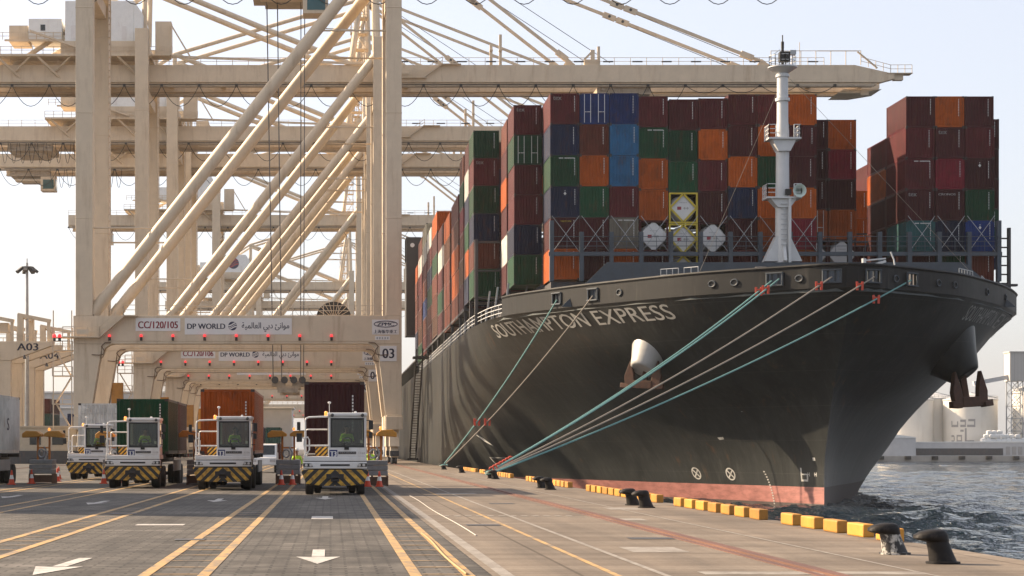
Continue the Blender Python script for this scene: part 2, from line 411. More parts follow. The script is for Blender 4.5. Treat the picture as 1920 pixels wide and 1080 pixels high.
def hull_mat():
    m, nt, p = nodes_of("black_hull_paint")
    N, L = nt.nodes.new, nt.links.new
    tc = N("ShaderNodeTexCoord"); vec = tc.outputs["Object"]
    def noise(scale, st, det=8):
        mp = N("ShaderNodeMapping"); mp.inputs["Scale"].default_value = st; L(vec, mp.inputs["Vector"])
        n = N("ShaderNodeTexNoise"); n.inputs["Scale"].default_value = scale; n.inputs["Detail"].default_value = det; n.inputs["Roughness"].default_value = .65
        L(mp.outputs[0], n.inputs["Vector"]); return n.outputs["Fac"]
    rp = N("ShaderNodeValToRGB"); e = rp.color_ramp.elements
    e[0].position = .35; e[0].color = (.0165, .0182, .0182, 1); e[1].position = .7; e[1].color = (.034, .0362, .0350, 1)
    L(noise(.35, (1, 1, .25)), rp.inputs[0])
    # vertical scuffs
    r2 = N("ShaderNodeValToRGB"); r2.color_ramp.elements[0].position = .52; r2.color_ramp.elements[1].position = .75
    r2.color_ramp.elements[0].color = (0, 0, 0, 1); r2.color_ramp.elements[1].color = (.5, .5, .5, 1)
    L(noise(1.6, (1, 1, .06)), r2.inputs[0])
    mx = N("ShaderNodeMixRGB"); L(r2.outputs[0], mx.inputs[0]); L(rp.outputs[0], mx.inputs[1]); mx.inputs[2].default_value = (.055, .056, .052, 1)
    # thin rust runs
    r3 = N("ShaderNodeValToRGB"); r3.color_ramp.elements[0].position = .60; r3.color_ramp.elements[1].position = .72
    r3.color_ramp.elements[0].color = (0, 0, 0, 1); r3.color_ramp.elements[1].color = (.75, .75, .75, 1)
    L(noise(1.1, (1, 1, .035)), r3.inputs[0])
    mxr = N("ShaderNodeMixRGB"); L(r3.outputs[0], mxr.inputs[0]); L(mx.outputs[0], mxr.inputs[1]); mxr.inputs[2].default_value = (.075, .044, .026, 1); mx = mxr
    # plate seams every 2.6 m of height
    sx = N("ShaderNodeSeparateXYZ"); L(vec, sx.inputs[0])
    dv = N("ShaderNodeMath"); dv.operation = 'DIVIDE'; L(sx.outputs[2], dv.inputs[0]); dv.inputs[1].default_value = 2.6
    fr = N("ShaderNodeMath"); fr.operation = 'FRACT'; L(dv.outputs[0], fr.inputs[0])
    lt = N("ShaderNodeMath"); lt.operation = 'LESS_THAN'; L(fr.outputs[0], lt.inputs[0]); lt.inputs[1].default_value = .022
    dim = N("ShaderNodeMath"); dim.operation = 'MULTIPLY'; L(lt.outputs[0], dim.inputs[0]); dim.inputs[1].default_value = .22
    mx2 = N("ShaderNodeMixRGB"); L(dim.outputs[0], mx2.inputs[0]); L(mx.outputs[0], mx2.inputs[1]); mx2.inputs[2].default_value = (.075, .073, .066, 1)
    L(mx2.outputs[0], p.inputs["Base Color"]); p.inputs["Roughness"].default_value = .38; p.inputs["Specular IOR Level"].default_value = .18
    bp = N("ShaderNodeBump"); bp.inputs["Strength"].default_value = .25; bp.inputs["Distance"].default_value = .12
    L(noise(.55, (1, 1, .35), 3), bp.inputs["Height"]); L(bp.outputs[0], p.inputs["Normal"])
    return m
M['hull'] = hull_mat()
M['boot'] = mat("red_boot_top_paint", (0.31, 0.125, 0.105), 0.6, var=0.15, scale=0.8, stretch=(1, .5, 1.6), dirt=(0.14, 0.05, 0.04), dirt_amt=0.85, dirt_scale=1.1, dirt_stretch=(.5, .5, 2.2), dirt_lo=0.42, dirt_hi=0.68)
M['boot_dark'] = mat("waterline_growth_and_port_shade", (0.055, 0.040, 0.037), 0.6, var=0.3)  # waterline growth; its dark tone also paints shade onto the port boot top
# ------------------------------------------------------------------ setting: quay, markings, water
QX = 11.25          # quay edge
WATER_Z = -2.8

def paver_mat():
    m, nt, p = nodes_of("block_paving")
    N, L = nt.nodes.new, nt.links.new
    tc = N("ShaderNodeTexCoord"); vec = tc.outputs["Object"]
    br = N("ShaderNodeTexBrick"); br.inputs["Scale"].default_value = 1.0
    br.inputs["Brick Width"].default_value = .46; br.inputs["Row Height"].default_value = .30; br.inputs["Mortar Size"].default_value = .022
    br.inputs["Color1"].default_value = (.078, .071, .063, 1); br.inputs["Color2"].default_value = (.138, .125, .112, 1); br.inputs["Mortar"].default_value = (.045, .041, .037, 1)
    br.inputs["Bias"].default_value = 0; L(vec, br.inputs["Vector"])
    def noise(scale, st, lo, hi, c0, c1):
        mp = N("ShaderNodeMapping"); mp.inputs["Scale"].default_value = st; L(vec, mp.inputs["Vector"])
        n = N("ShaderNodeTexNoise"); n.inputs["Scale"].default_value = scale; n.inputs["Detail"].default_value = 9; n.inputs["Roughness"].default_value = .68
        L(mp.outputs[0], n.inputs["Vector"])
        r = N("ShaderNodeValToRGB"); r.color_ramp.elements[0].position = lo; r.color_ramp.elements[1].position = hi
        r.color_ramp.elements[0].color = (c0,) * 3 + (1,); r.color_ramp.elements[1].color = (c1,) * 3 + (1,)
        L(n.outputs["Fac"], r.inputs[0]); return r.outputs[0], n.outputs["Fac"]
    def mult(a, b):
        x = N("ShaderNodeMixRGB"); x.blend_type = 'MULTIPLY'; x.inputs[0].default_value = 1; L(a, x.inputs[1]); L(b, x.inputs[2]); return x.outputs[0]
    c = mult(br.outputs["Color"], noise(.16, (1, 1, 1), .3, .7, .58, 1.15)[0])
    c = mult(c, noise(.9, (1, .12, 1), .35, .62, .44, 1.12)[0])       # tyre tracks along the lanes
    c = mult(c, noise(.25, (.06, 2.2, 1), .38, .6, .66, 1.06)[0])     # stains across the lanes
    g, gf = noise(9, (1, 1, 1), .3, .7, .78, 1.2)
    c = mult(c, g)
    L(c, p.inputs["Base Color"]); p.inputs["Roughness"].default_value = .85; p.inputs["Specular IOR Level"].default_value = .3
    bp = N("ShaderNodeBump"); bp.inputs["Strength"].default_value = .5; bp.inputs["Distance"].default_value = .01
    L(br.outputs["Fac"], bp.inputs["Height"]); bp.invert = True; L(bp.outputs[0], p.inputs["Normal"])
    return m

def apron_mat():
    m, nt, p = nodes_of("quay_apron_concrete")
    N, L = nt.nodes.new, nt.links.new
    tc = N("ShaderNodeTexCoord"); vec = tc.outputs["Object"]
    def noise(scale, st, lo, hi, c0, c1):
        mp = N("ShaderNodeMapping"); mp.inputs["Scale"].default_value = st; L(vec, mp.inputs["Vector"])
        n = N("ShaderNodeTexNoise"); n.inputs["Scale"].default_value = scale; n.inputs["Detail"].default_value = 9; n.inputs["Roughness"].default_value = .68
        L(mp.outputs[0], n.inputs["Vector"])
        r = N("ShaderNodeValToRGB"); r.color_ramp.elements[0].position = lo; r.color_ramp.elements[1].position = hi
        r.color_ramp.elements[0].color = tuple(c0) + (1,); r.color_ramp.elements[1].color = tuple(c1) + (1,)
        L(n.outputs["Fac"], r.inputs[0]); return r.outputs[0]
    def mult(a, b):
        x = N("ShaderNodeMixRGB"); x.blend_type = 'MULTIPLY'; x.inputs[0].default_value = 1; L(a, x.inputs[1]); L(b, x.inputs[2]); return x.outputs[0]
    c = noise(.35, (1, .5, 1), .3, .7, (.14, .115, .09), (.225, .186, .146))
    c = mult(c, noise(.8, (1, .06, 1), .36, .62, (.72, .72, .73), (1.05, 1.05, 1.05)))
    c = mult(c, noise(.5, (.12, 2.5, 1), .4, .62, (.75, .72, .70), (1.04, 1.04, 1.04)))
    c = mult(c, noise(11, (1, 1, 1), .3, .7, (.8, .8, .8), (1.18, 1.18, 1.18)))
    # slab joints
    br = N("ShaderNodeTexBrick"); br.offset = 0; br.inputs["Scale"].default_value = 1
    br.inputs["Brick Width"].default_value = 3.6; br.inputs["Row Height"].default_value = 5.0; br.inputs["Mortar Size"].default_value = .03
    br.inputs["Color1"].default_value = (1, 1, 1, 1); br.inputs["Color2"].default_value = (.88, .88, .88, 1); br.inputs["Mortar"].default_value = (.5, .48, .45, 1)
    L(vec, br.inputs["Vector"]); c = mult(c, br.outputs["Color"])
    L(c, p.inputs["Base Color"]); p.inputs["Roughness"].default_value = .85; p.inputs["Specular IOR Level"].default_value = .3
    n = N("ShaderNodeTexNoise"); n.inputs["Scale"].default_value = 14; n.inputs["Detail"].default_value = 6; L(vec, n.inputs["Vector"])
    bp = N("ShaderNodeBump"); bp.inputs["Strength"].default_value = .35; bp.inputs["Distance"].default_value = .012
    L(n.outputs["Fac"], bp.inputs["Height"]); L(bp.outputs[0], p.inputs["Normal"])
    return m

def water_mat():
    m, nt, p = nodes_of("harbour_water")
    N, L = nt.nodes.new, nt.links.new
    p.inputs["Base Color"].default_value = (.006, .015, .024, 1); p.inputs["Roughness"].default_value = .06
    p.inputs["IOR"].default_value = 1.333
    tc = N("ShaderNodeTexCoord")
    def n(scale, st):
        mp = N("ShaderNodeMapping"); mp.inputs["Scale"].default_value = st; L(tc.outputs["Object"], mp.inputs["Vector"])
        x = N("ShaderNodeTexNoise"); x.inputs["Scale"].default_value = scale; x.inputs["Detail"].default_value = 4; L(mp.outputs[0], x.inputs["Vector"]); return x.outputs["Fac"]
    ad = N("ShaderNodeMath"); ad.operation = 'ADD'; L(n(2.0, (.8, 1.2, 1)), ad.inputs[0]); L(n(.4, (.6, 1.5, 1)), ad.inputs[1])
    bp = N("ShaderNodeBump"); bp.inputs["Strength"].default_value = 1.0; bp.inputs["Distance"].default_value = 1.1
    L(ad.outputs[0], bp.inputs["Height"]); L(bp.outputs[0], p.inputs["Normal"])
    return m

g = MB(); g.box(-1400, QX, -60, 2600, -7.0, 0)
ground = tag(g.build("quay_ground", paver_mat()), "grey block paved container quay stretching into the distance", "ground", kind='structure')
a = MB(); a.box(2.32, QX + .02, -60, 1500, -1.2, .004)
apron = tag(a.build("quay_apron", apron_mat()), "tan stained concrete apron along the quay edge beside the ship", "pavement", kind='structure')

def marks(name, mat_, fn, z=.008):
    mb = MB(); fn(mb, z); return mb.build(name, mat_, ground)

def strip(mb, x0, x1, y0, y1, z):
    n = max(1, int((y1 - y0) / 30))
    for i in range(n):
        a0, a1 = y0 + (y1 - y0) * i / n, y0 + (y1 - y0) * (i + 1) / n
        mb.add([(x0, a0, z), (x1, a0, z), (x1, a1, z), (x0, a1, z)], [(0, 1, 2, 3)])

PAIRS = [(1.22, 1.98), (-2.67, -1.82), (-6.42, -5.53), (-10.25, -9.35), (-14.3, -13.5)]
for l, r in PAIRS:
    for x in (l, r):
        marks("lane_line", M['line_yellow'], lambda mb, z: strip(mb, x - .085, x + .085, 5, 420, z))
    def rungs(mb, z):
        y = 24.0
        while y < 200:
            mb.add([(l + .1, y, z), (r - .1, y, z), (r - .1, y + .09, z), (l + .1, y + .09, z)], [(0, 1, 2, 3)]); y += 1.75
    marks("lane_hatching", M['line_yellow'], rungs)
for x0, w, mt, z in ((2.42, .2, 'line_faint', .010), (4.05, .10, 'line_yellow', .010), (4.75, .10, 'line_faint', .010), (8.6, .07, 'line_faint', .010)):
    marks("apron_line", M[mt], lambda mb, zz: strip(mb, x0, x0 + w, 5, 420, z))
def arrow(x, y, s, ang):
    def fn(mb, z):
        pts = [(-.11, 4.5), (.11, 4.5), (.11, 2.0), (.37, 2.1), (0, 0), (-.37, 2.1), (-.11, 2.0)]
        c, sn = math.cos(ang), math.sin(ang)
        P = [(x + s * (px * c - py * sn), y + s * (px * sn + py * c), z) for px, py in pts]
        mb.add(P, [(0, 1, 2, 6), (3, 4, 5), (2, 3, 5, 6)])
    return fn
for x, y, s, an in ((-.21, 31.9, 1.0, 0), (-.2, 72, 1.0, 0), (-4.28, 29.1, 1.0, -.05), (-3.95, 68.5, 1.0, 0), (-7.85, 65.5, 1.0, -.03), (-12, 74, 1., 0)):
    marks("lane_arrow", M['line_white'], arrow(x, y, s, an))
for x, y in ((-.22, 52.0), (-4.05, 47.8), (-8.3, 46)):
    marks("lane_dash", M['line_white'], lambda mb, z: strip(mb, x - (.28 if x > -1 else .57), x + (.28 if x > -1 else .57), y, y + (2.2 if x > -1 else .8), z))
def quay_text(mb, z):
    for s, x0, x1, y0, y1 in (("MX", 5.1, 6.6, 56.5, 59.5), ("24", 3.2, 4.1, 56, 57.8)):
        pass
    x = 3.0
    while x < 6.4:
        mb.add([(x, 54.0, z), (x + .18, 54.0, z), (x + .18, 54.6, z), (x, 54.6, z)], [(0, 1, 2, 3)]); x += .3
marks("apron_dashes", M['line_faint'], lambda mb, z: quay_text(mb, .012))
def patches(mb, z):
    for x, y, w, h in ((5.3, 35.5, 1.0, 1.8), (6.9, 51, 1.1, 1.4), (5.4, 29.2, 3.2, .7), (8.3, 60, 1.0, 2.0), (4.2, 80, 1.6, 2.0)):
        mb.add([(x, y, z), (x + w, y, z), (x + w, y + h, z), (x, y + h, z)], [(0, 1, 2, 3)])
marks("apron_patch", M['line_faint'], lambda mb, z: patches(mb, .0085))

def covers(mb, z):
    for x, y, w, h in ((3.2, 47.5, .8, .8), (-3.1, 40.0, .6, .6), (6.0, 40.5, .9, .7), (-6.1, 56, .7, .7), (5.2, 66, .8, .8)):
        mb.add([(x, y, z), (x + w, y, z), (x + w, y + h, z), (x, y + h, z)], [(0, 1, 2, 3)])
marks("drain_cover", M['dark_steel'], lambda mb, z: covers(mb, .0135))
# crane rails in their slot (waterside and landside)
for rx, nm in ((7.17, "rusty crane rail set in the concrete apron near the quay edge"), (-27.9, "crane rail on the landside under the crane legs")):
    mb = MB()
    base = .004 if rx > 0 else 0
    mb.box(rx - .24, rx - .10, 4, 900, base - .02, base + .012)
    mb.box(rx + .10, rx + .24, 4, 900, base - .02, base + .012)
    mb.box(rx - .05, rx + .05, 4, 900, base - .02, base + .035)
    tag(mb.build("crane_rail", M['rail']), nm, "rail", kind='structure')
mb = MB(); mb.path([(3.0 + .03 * math.sin(9 * t), 77 - 35 * t, .02) for t in [i / 30 for i in range(31)]], .012, 5)
tag(mb.build("hose", M['line_white']), "thin pale hose lying across the apron beside the yellow lane", "hose")
mb = MB(); mb.path([(1.93 + .025 * math.sin(7 * t), 43 - 14 * t, .025) for t in [i / 20 for i in range(21)]], .02, 5)
tag(mb.build("rope_end", mat("frayed_straw_rope", (.30, .20, .09), .8)), "straw coloured rope end lying along the yellow lane line", "rope")

# water: a real wave mesh, finer near the quay
def wave_mesh():
    ys = [18.0]
    while ys[-1] < 2600: ys.append(ys[-1] + max(.32, ys[-1] * .0068))
    xs = [QX - 1.5]
    while xs[-1] < 1500: xs.append(xs[-1] + max(.36, (xs[-1] - QX) * .0105))
    Y, X = np.meshgrid(np.array(ys), np.array(xs), indexing='ij')
    rng = np.random.RandomState(4)
    Z = np.zeros_like(X)
    dist = np.hypot(X, Y)
    for i in range(34):
        lam = 1.1 * (1.075 ** i)
        th = rng.normal(math.pi * .62, .55)
        k = 2 * math.pi / lam
        amp = .030 * lam ** .25
        fade = np.clip(1.6 - dist / (lam * 85), 0, 1)
        wob = 1 + .25 * np.sin(X * .13 + i) * np.sin(Y * .09 + 2 * i)
        ph = k * (X * math.cos(th) + Y * math.sin(th)) * 1.0 + rng.uniform(0, 6.28)
        Z += amp * fade * (np.sin(ph) * wob + .35 * np.sin(2 * ph + 1.0))
    gust = .75 + .35 * np.sin(Y * .045 + 1.5 * np.sin(X * .02)) * np.sin(X * .03 + 1)
    Z = Z * gust + WATER_Z
    ny, nx = X.shape
    co = np.stack([X, Y, Z], -1).reshape(-1, 3)
    idx = np.arange(ny * nx).reshape(ny, nx)
    f = np.stack([idx[:-1, :-1], idx[:-1, 1:], idx[1:, 1:], idx[1:, :-1]], -1).reshape(-1, 4)
    me = bpy.data.meshes.new("harbour_water")
    me.vertices.add(len(co)); me.vertices.foreach_set("co", co.ravel())
    me.loops.add(f.size); me.loops.foreach_set("vertex_index", f.ravel().astype(np.int32))
    me.polygons.add(len(f)); me.polygons.foreach_set("loop_start", np.arange(0, f.size, 4, dtype=np.int32))
    me.polygons.foreach_set("loop_total", np.full(len(f), 4, dtype=np.int32))
    me.update(calc_edges=True); me.validate()
    me.polygons.foreach_set("use_smooth", [True] * len(f))
    me.materials.append(water_mat())
    return me
water = link_mesh("water", wave_mesh())
tag(water, "dark rippled harbour water beside the quay", "water", kind='structure')

# far shore
FY = 690.0
mb = MB(); mb.box(150, 1500, FY, 2590, -7, -.9)
tag(mb.build("far_shore", M['far_concrete']), "low far quay across the harbour carrying white silos", "ground", kind='structure')
def fender():
    m_ = MB(); m_.box(-1.0, 1.0, -.9, .02, -1.7, -.5); m_.box(-.6, .6, -1.2, -.9, -1.5, -.7); return m_.mesh("quay_fender", M['black'])
fm = fender()
for i in range(11):
    x = 178 + i * 9.2
    o = link_mesh("quay_fender", fm, None, (x, FY, -.4))
    tag(o, "dark rubber fender on the far quay wall below the silos", "fender", "fenders on the far quay wall")

def silo(x, y, r, h, label, marks_=None):
    root = empty("silo", (x, y, -.9))
    tag(root, label, "silo", "white storage silos across the harbour")
    m1 = MB()
    m1.lathe([(r, 0), (r, h)], n=56)
    m1.build("wall", M['silo'], root, smooth=True)
    m2 = MB(); m2.lathe([(r + .25, 0), (r + .25, .4), (r * .55, h * .085), (r * .12, h * .135), (.05, h * .14)], (0, 0, h), n=56)
    rf = m2.build("roof", M['shed'], root, smooth=True, angle=20)
    m3 = MB()
    for i in range(40):
        t = 2 * math.pi * i / 40; p = (math.cos(t) * r, math.sin(t) * r)
        m3.tube((p[0], p[1], h + .4), (p[0], p[1], h + 1.5), .05, 4)
    for zz in (.95, 1.5):
        m3.path([(math.cos(2 * math.pi * i / 40) * r, math.sin(2 * math.pi * i / 40) * r, h + zz) for i in range(41)], .05, 4)
    m3.bar((0, -r * .1, h * 1.14), (r * .95, -r * .25, h + .9), .5, .3)
    m3.build("railing", M['galv'], root)
    if marks_:
        m4 = MB()
        for (a0, a1, z0, z1) in marks_:
            n = 6; vs = []
            for i in range(n + 1):
                t = R(a0 + (a1 - a0) * i / n)
                for zz in (z0, z1): vs.append(((r + .06) * math.sin(t), -(r + .06) * math.cos(t), zz))
            m4.add(vs, [(2 * i, 2 * i + 2, 2 * i + 3, 2 * i + 1) for i in range(n)])
        m4.build("lettering", M['silo_mark'], root, recalc=False)
    return root
def silo_letters(a, z, s):
    # blocky lettering as it reads on the silo: two lines of letters
    out = []
    def blk(x, y, w, h): out.append((a + x * s, a + (x + w) * s, z + y, z + y + h))
    blk(0, 5.4, 7, .8); blk(0, 6.2, 1, 1.4); blk(6, 6.2, 1, 1.2); blk(9, 5.4, 5, .8); blk(9, 7.2, 5, .8); blk(13, 6, 1, 1.4); blk(9, 3.8, 3, .7); blk(16, 7.4, 6, .8); blk(21, 5.4, 1, 2.2); blk(15, 5.4, 7, .8)
    blk(0, 0, 3, .8); blk(0, 2.0, 3, .6); blk(2.6, .6, .9, 1.6); blk(5.5, 0, 5, .8); blk(5.5, 2.1, 5, .6); blk(5.5, .8, 1, 1.4); blk(9.5, .8, 1, 1.4); blk(13, 0, 8, .8); blk(13, .8, 1.6, 4.2)
    return out
silo(203.5, 716, 9.0, 19.4, "tall white silo mostly hidden behind the bow, farthest left of the silos")
silo(214.5, 724, 8.6, 20.0, "pale silo squeezed between the ship's bow and the lettered silo")
silo(224.7, 712, 9.2, 19.4, "white silo with grey lettering standing left of the lattice tower", silo_letters(-60, 4.6, 2.4))
silo(246.2, 705, 8.6, 22.6, "white silo at the right edge, right of the lattice tower", silo_letters(-64, 5.4, 2.4))

# conveyor tower and inclined gallery
tw = empty("conveyor_tower", (237.0, 700, -.9)); tag(tw, "grey clad tower on lattice legs with an inclined conveyor gallery", "tower")
mb = MB(); mb.box(-3.2, 6.0, -2.5, 3.5, 25.8, 35.6); mb.box(-3.5, 6.3, -2.8, 3.8, 35.6, 36.0); mb.build("tower_house", mat("clad_beige_stripes", (.42, .40, .37), .6, var=.18, scale=.6, stretch=(3, 3, .02)), tw)
mb = MB()
for sx in (-2.6, 1.4, 5.4):
    for sy in (-2, 3): mb.tube((sx, sy, 0), (sx, sy, 25.8), .22, 6)
for k in range(6):
    z0, z1 = k * 4.3, k * 4.3 + 4.3
    for x0, x1 in ((-2.6, 1.4),):
        for sy in (-2, 3):
            mb.tube((x0, sy, z0), (x1, sy, z1), .12, 5); mb.tube((x0, sy, z1), (x1, sy, z1), .12, 5); mb.tube((x1, sy, z0), (x0, sy, z1), .1, 5)
mb.build("lattice_leg", M['galv'], tw)
mb = MB(); mb.bar((-3.2, 0, 27.2), (-15, 0, 25.0), 1.6, 1.5); mb.build("gallery", M['shed'], tw)

def shed(name, x0, x1, y0, y1, h, label, mt='shed', gable=1.2):
    r_ = empty(name, ((x0 + x1) / 2, (y0 + y1) / 2, -.9)); tag(r_, label, "shed" if name != 'long_building' else "building")
    w, d = (x1 - x0) / 2, (y1 - y0) / 2
    q = MB(); q.box(-w, w, -d, d, 0, h); q.build("wall", M[mt], r_)
    q = MB(); q.prism_y([(-w - .2, h), (w + .2, h), (w + .2, h + .25), (0, h + gable), (-w - .2, h + .25)], -d - .2, d + .2); q.build("roof", M['white_paint'], r_)
    return r_
shed("warehouse", 186.5, 200.5, 694.5, 702, 6.2, "small grey gabled warehouse on the far quay left of the silos")
sh = shed("conveyor_shed", 200.8, 266, 696, 699, 4.6, "long low pale conveyor shed along the far quay in front of the silos", gable=.5)
q = MB()
for i in range(13): q.box(-1.5 + i * 2.1, -.1 + i * 2.1, -1.66, -1.5, .4, 3.2)
q.build("window", M['silo_mark'], sh)
q = MB(); q.box(-32.4, -2.5, -1.62, -1.5, .2, 2.6); q.build("dark_opening", M['dark_steel'], sh)
cs = [(.55, .5, .42), (.6, .42, .25), (.5, .3, .2), (.62, .6, .55)]
sack = MB()
sack.rings([[(w * (1 if i in (0, 3) else -1), w * .8 * (1 if i < 2 else -1), z) for i in range(4)] for w, z in ((.7, 0), (.85, .25), (.85, .95), (.6, 1.2), (.2, 1.3))])
sm_ = sack.mesh("bulk_bag", M['white_paint'], smooth=True)
k = 0
for row, n in ((0, 9), (1, 7), (2, 3)):
    for i in range(n):
        o = link_mesh("bulk_bag", sm_, None, (225.8 + i * 1.75 + row * .9, 690.9 + row * .6, 4.15 + row * 1.3)) if False else link_mesh("bulk_bag", sm_, None, (224.5 + i * 1.75 + row * 1.1, 697.4 + random.uniform(-.4, .4), 4.0 + row * 1.3 + .0))
        tag(o, "white bulk bag piled on the conveyor shed roof by the lattice tower", "bag", "white bulk bags piled by the tower")

# shrubs on the far bank (trunk and a crown of leaf clumps)
leafm = mat("dark_green_leaves", (.05, .075, .035), .8, var=.4, scale=3)
barkm = mat("grey_bark", (.12, .09, .07), .9, var=.2)
def shrub(x, y, h, w, label):
    r_ = empty("shrub", (x, y, -.9)); tag(r_, label, "shrub", "dark shrubs on the far bank")
    q = MB()
    for i in range(4):
        q.tube((0, 0, 0), (random.uniform(-.5, .5) * w, random.uniform(-.4, .4), h * .7), .14, 5, .05)
    q.build("trunk", barkm, r_)
    q = MB()
    for i in range(420):
        t = random.uniform(0, 6.28); rr = math.sqrt(random.random()); z = h * (.15 + .85 * random.random())
        k_ = (1 - abs(z / h - .5) * 1.2)
        c = Vector((math.cos(t) * rr * w * k_, math.sin(t) * rr * w * .6 * k_, z))
        d = Vector((random.gauss(0, 1), random.gauss(0, 1), random.gauss(0, 1))).normalized() * random.uniform(.18, .4)
        e = d.cross(Vector((random.gauss(0, 1), random.gauss(0, 1), random.gauss(0, 1)))).normalized() * random.uniform(.12, .25)
        q.add([c - d, c + e, c + d, c - e], [(0, 1, 2, 3)])
    q.build("crown", leafm, r_, recalc=False)
shrub(181, 693, 4.6, 2.4, "dark shrub on the far bank at the foot of the bow's silhouette")
shrub(184.6, 692.5, 3.6, 2.0, "low dark shrub on the far bank beside the grey warehouse")

# yellow kerb blocks along the quay edge
blk = MB(); blk.box(-.12, .12, -.62, .62, 0, .27)
bme = blk.mesh("kerb_block", M['yellow'])
ys_ = [39.8, 42.0, 44.1, 46.2, 48.3] + [52.0 + 1.93 * i for i in range(7)] + [68.2 + 1.75 * i for i in range(11)] + [93.5 + 1.7 * i for i in range(12)] + [123.5 + 1.7 * i for i in range(8)] + [140 + 1.8 * i for i in range(5)] + [153 + 1.8 * i for i in range(8)]
for i, y in enumerate(ys_):
    o = bpy.data.objects.new("kerb_block", bme); COL.objects.link(o)
    o.location = (10.98, y, .004); o.rotation_euler = (0, 0, random.uniform(-.012, .012))
    b = o.modifiers.new("bevel", 'BEVEL'); b.width = .03; b.segments = 2
    tag(o, "yellow painted kerb block in the row along the quay edge", "kerb block", "yellow kerb blocks along the quay edge")

# bollards
def bollard_mesh(mats):
    q = MB()
    prof = [(0, .03, .29, .27), (.035, .03, .29, .27), (.04, .03, .235, .215), (.20, -.015, .205, .19), (.36, -.065, .19, .18), (.385, -.13, .26, .2), (.42, -.18, .30, .22), (.47, -.18, .295, .22), (.525, -.145, .235, .19), (.56, -.105, .13, .11)]
    n = 22
    rings = [[(cx + rx * math.cos(2 * math.pi * i / n), ry * math.sin(2 * math.pi * i / n), z) for i in range(n)] for z, cx, rx, ry in prof]
    q.rings(rings[4:], True, 0)
    q.rings(rings[:5], False, 1)
    return q.mesh("bollard", mats, smooth=True, angle=50)
bm_black = bollard_mesh([M['bollard'], M['bollard']]); bm_worn = bollard_mesh([M['bollard'], M['bollard_worn']])
BOL = [(9.66, 34.8, bm_worn, "iron bollard with worn white paint on its stem beside the last yellow kerb blocks"),
       (9.64, 32.0, bm_black, "plain black bollard nearest the camera at the bottom right"),
       (9.62, 64.6, bm_black, "left black bollard of the pair before the gap in the kerb blocks"),
       (9.62, 61.9, bm_black, "right black bollard of the pair before the gap in the kerb blocks"),
       (9.58, 92.0, bm_black, "left black bollard of the third pair below the hull"),
       (9.58, 88.6, bm_black, "right black bollard of the third pair below the hull"),
       (9.6, 121.5, bm_black, "black bollard holding the five teal and grey bow lines"),
       (9.6, 118.4, bm_black, "bare black bollard just right of the one holding the bow lines"),
       (9.6, 148.5, bm_black, "small distant black bollard among yellow blocks between the two rope groups"),
       (9.6, 172.0, bm_black, "distant bollard holding the two lines from the shoulder of the bow")]
for x, y, me, lb in BOL:
    bo_ = link_mesh("bollard", me, None, (x, y, .004)); bo_.scale = (.92, .92, .96); tag(bo_, lb, "bollard", "mooring bollards on the quay edge")
# ------------------------------------------------------------------ container ship
class Pchip:
    def __init__(s, x, y):
        x = np.array(x, float); y = np.array(y, float); h = np.diff(x); d = np.diff(y) / h
        m = np.zeros(len(x)); m[0] = d[0]; m[-1] = d[-1]
        for i in range(1, len(x) - 1):
            if d[i - 1] * d[i] > 0:
                w1, w2 = 2 * h[i] + h[i - 1], h[i] + 2 * h[i - 1]
                m[i] = (w1 + w2) / (w1 / d[i - 1] + w2 / d[i])
        s.x, s.y, s.m, s.h = x, y, m, h
    def __call__(s, t):
        t = min(max(t, s.x[0]), s.x[-1]); i = min(int(np.searchsorted(s.x, t, side='right')) - 1, len(s.h) - 1); i = max(i, 0)
        u = (t - s.x[i]) / s.h[i]; u2, u3 = u * u, u * u * u
        return (2 * u3 - 3 * u2 + 1) * s.y[i] + (u3 - 2 * u2 + u) * s.h[i] * s.m[i] + (-2 * u3 + 3 * u2) * s.y[i + 1] + (u3 - u2) * s.h[i] * s.m[i + 1]

SX = 37.5                                   # ship's centre line
LV = [(-4.5, [0, 11, 26, 46, 71, 91, 108, 360], [0, 2.9, 7.6, 13.6, 20.3, 23.3, 24, 24]),
      (-2.8, [0, 11, 26, 46, 71, 91, 108, 360], [0, 3.5, 8.5, 14.3, 20.7, 23.5, 24, 24]),
      (1.83, [0, 11.6, 26.6, 41.6, 56.6, 76.6, 96.6, 360], [0, 5.2, 11.2, 16, 20, 23, 24, 24]),
      (4.8, [0, 8, 18, 28, 43, 58, 78, 93, 360], [0, 5.0, 10.0, 14, 18.2, 21.6, 23.7, 24, 24]),
      (7.0, [0, 4.4, 9.4, 19.4, 29.4, 44.4, 59.4, 74.4, 360], [0, 4.4, 8.4, 13.0, 16.2, 20.3, 22.8, 24, 24]),
      (10.5, [0, 2, 7, 12, 20, 32, 39, 52, 67, 360], [0, 3.2, 8.4, 12.0, 16.2, 19.8, 22, 23.5, 24, 24]),
      (13.4, [0, .7, 2.1, 5.2, 8.5, 13.1, 19.5, 26.5, 30.5, 39.5, 54.5, 360], [0, 2, 3.6, 7.2, 10.3, 13.4, 17.2, 20.5, 22, 23.4, 24, 24])]
LF = [Pchip(s_, b_) for _, s_, b_ in LV]
LZ = [z for z, _, _ in LV]
STEM = Pchip([-4.5, -2.8, 0, 3.6, 5.8, 9, 13.4], [154, 154, 154, 152.6, 151.4, 149, 145.5])
def hull_s(s, z):
    return max(0.0, Pchip(LZ, [f(s) for f in LF])(z))
def hull_b(y, z):
    return hull_s(max(0, y - STEM(z)), z)
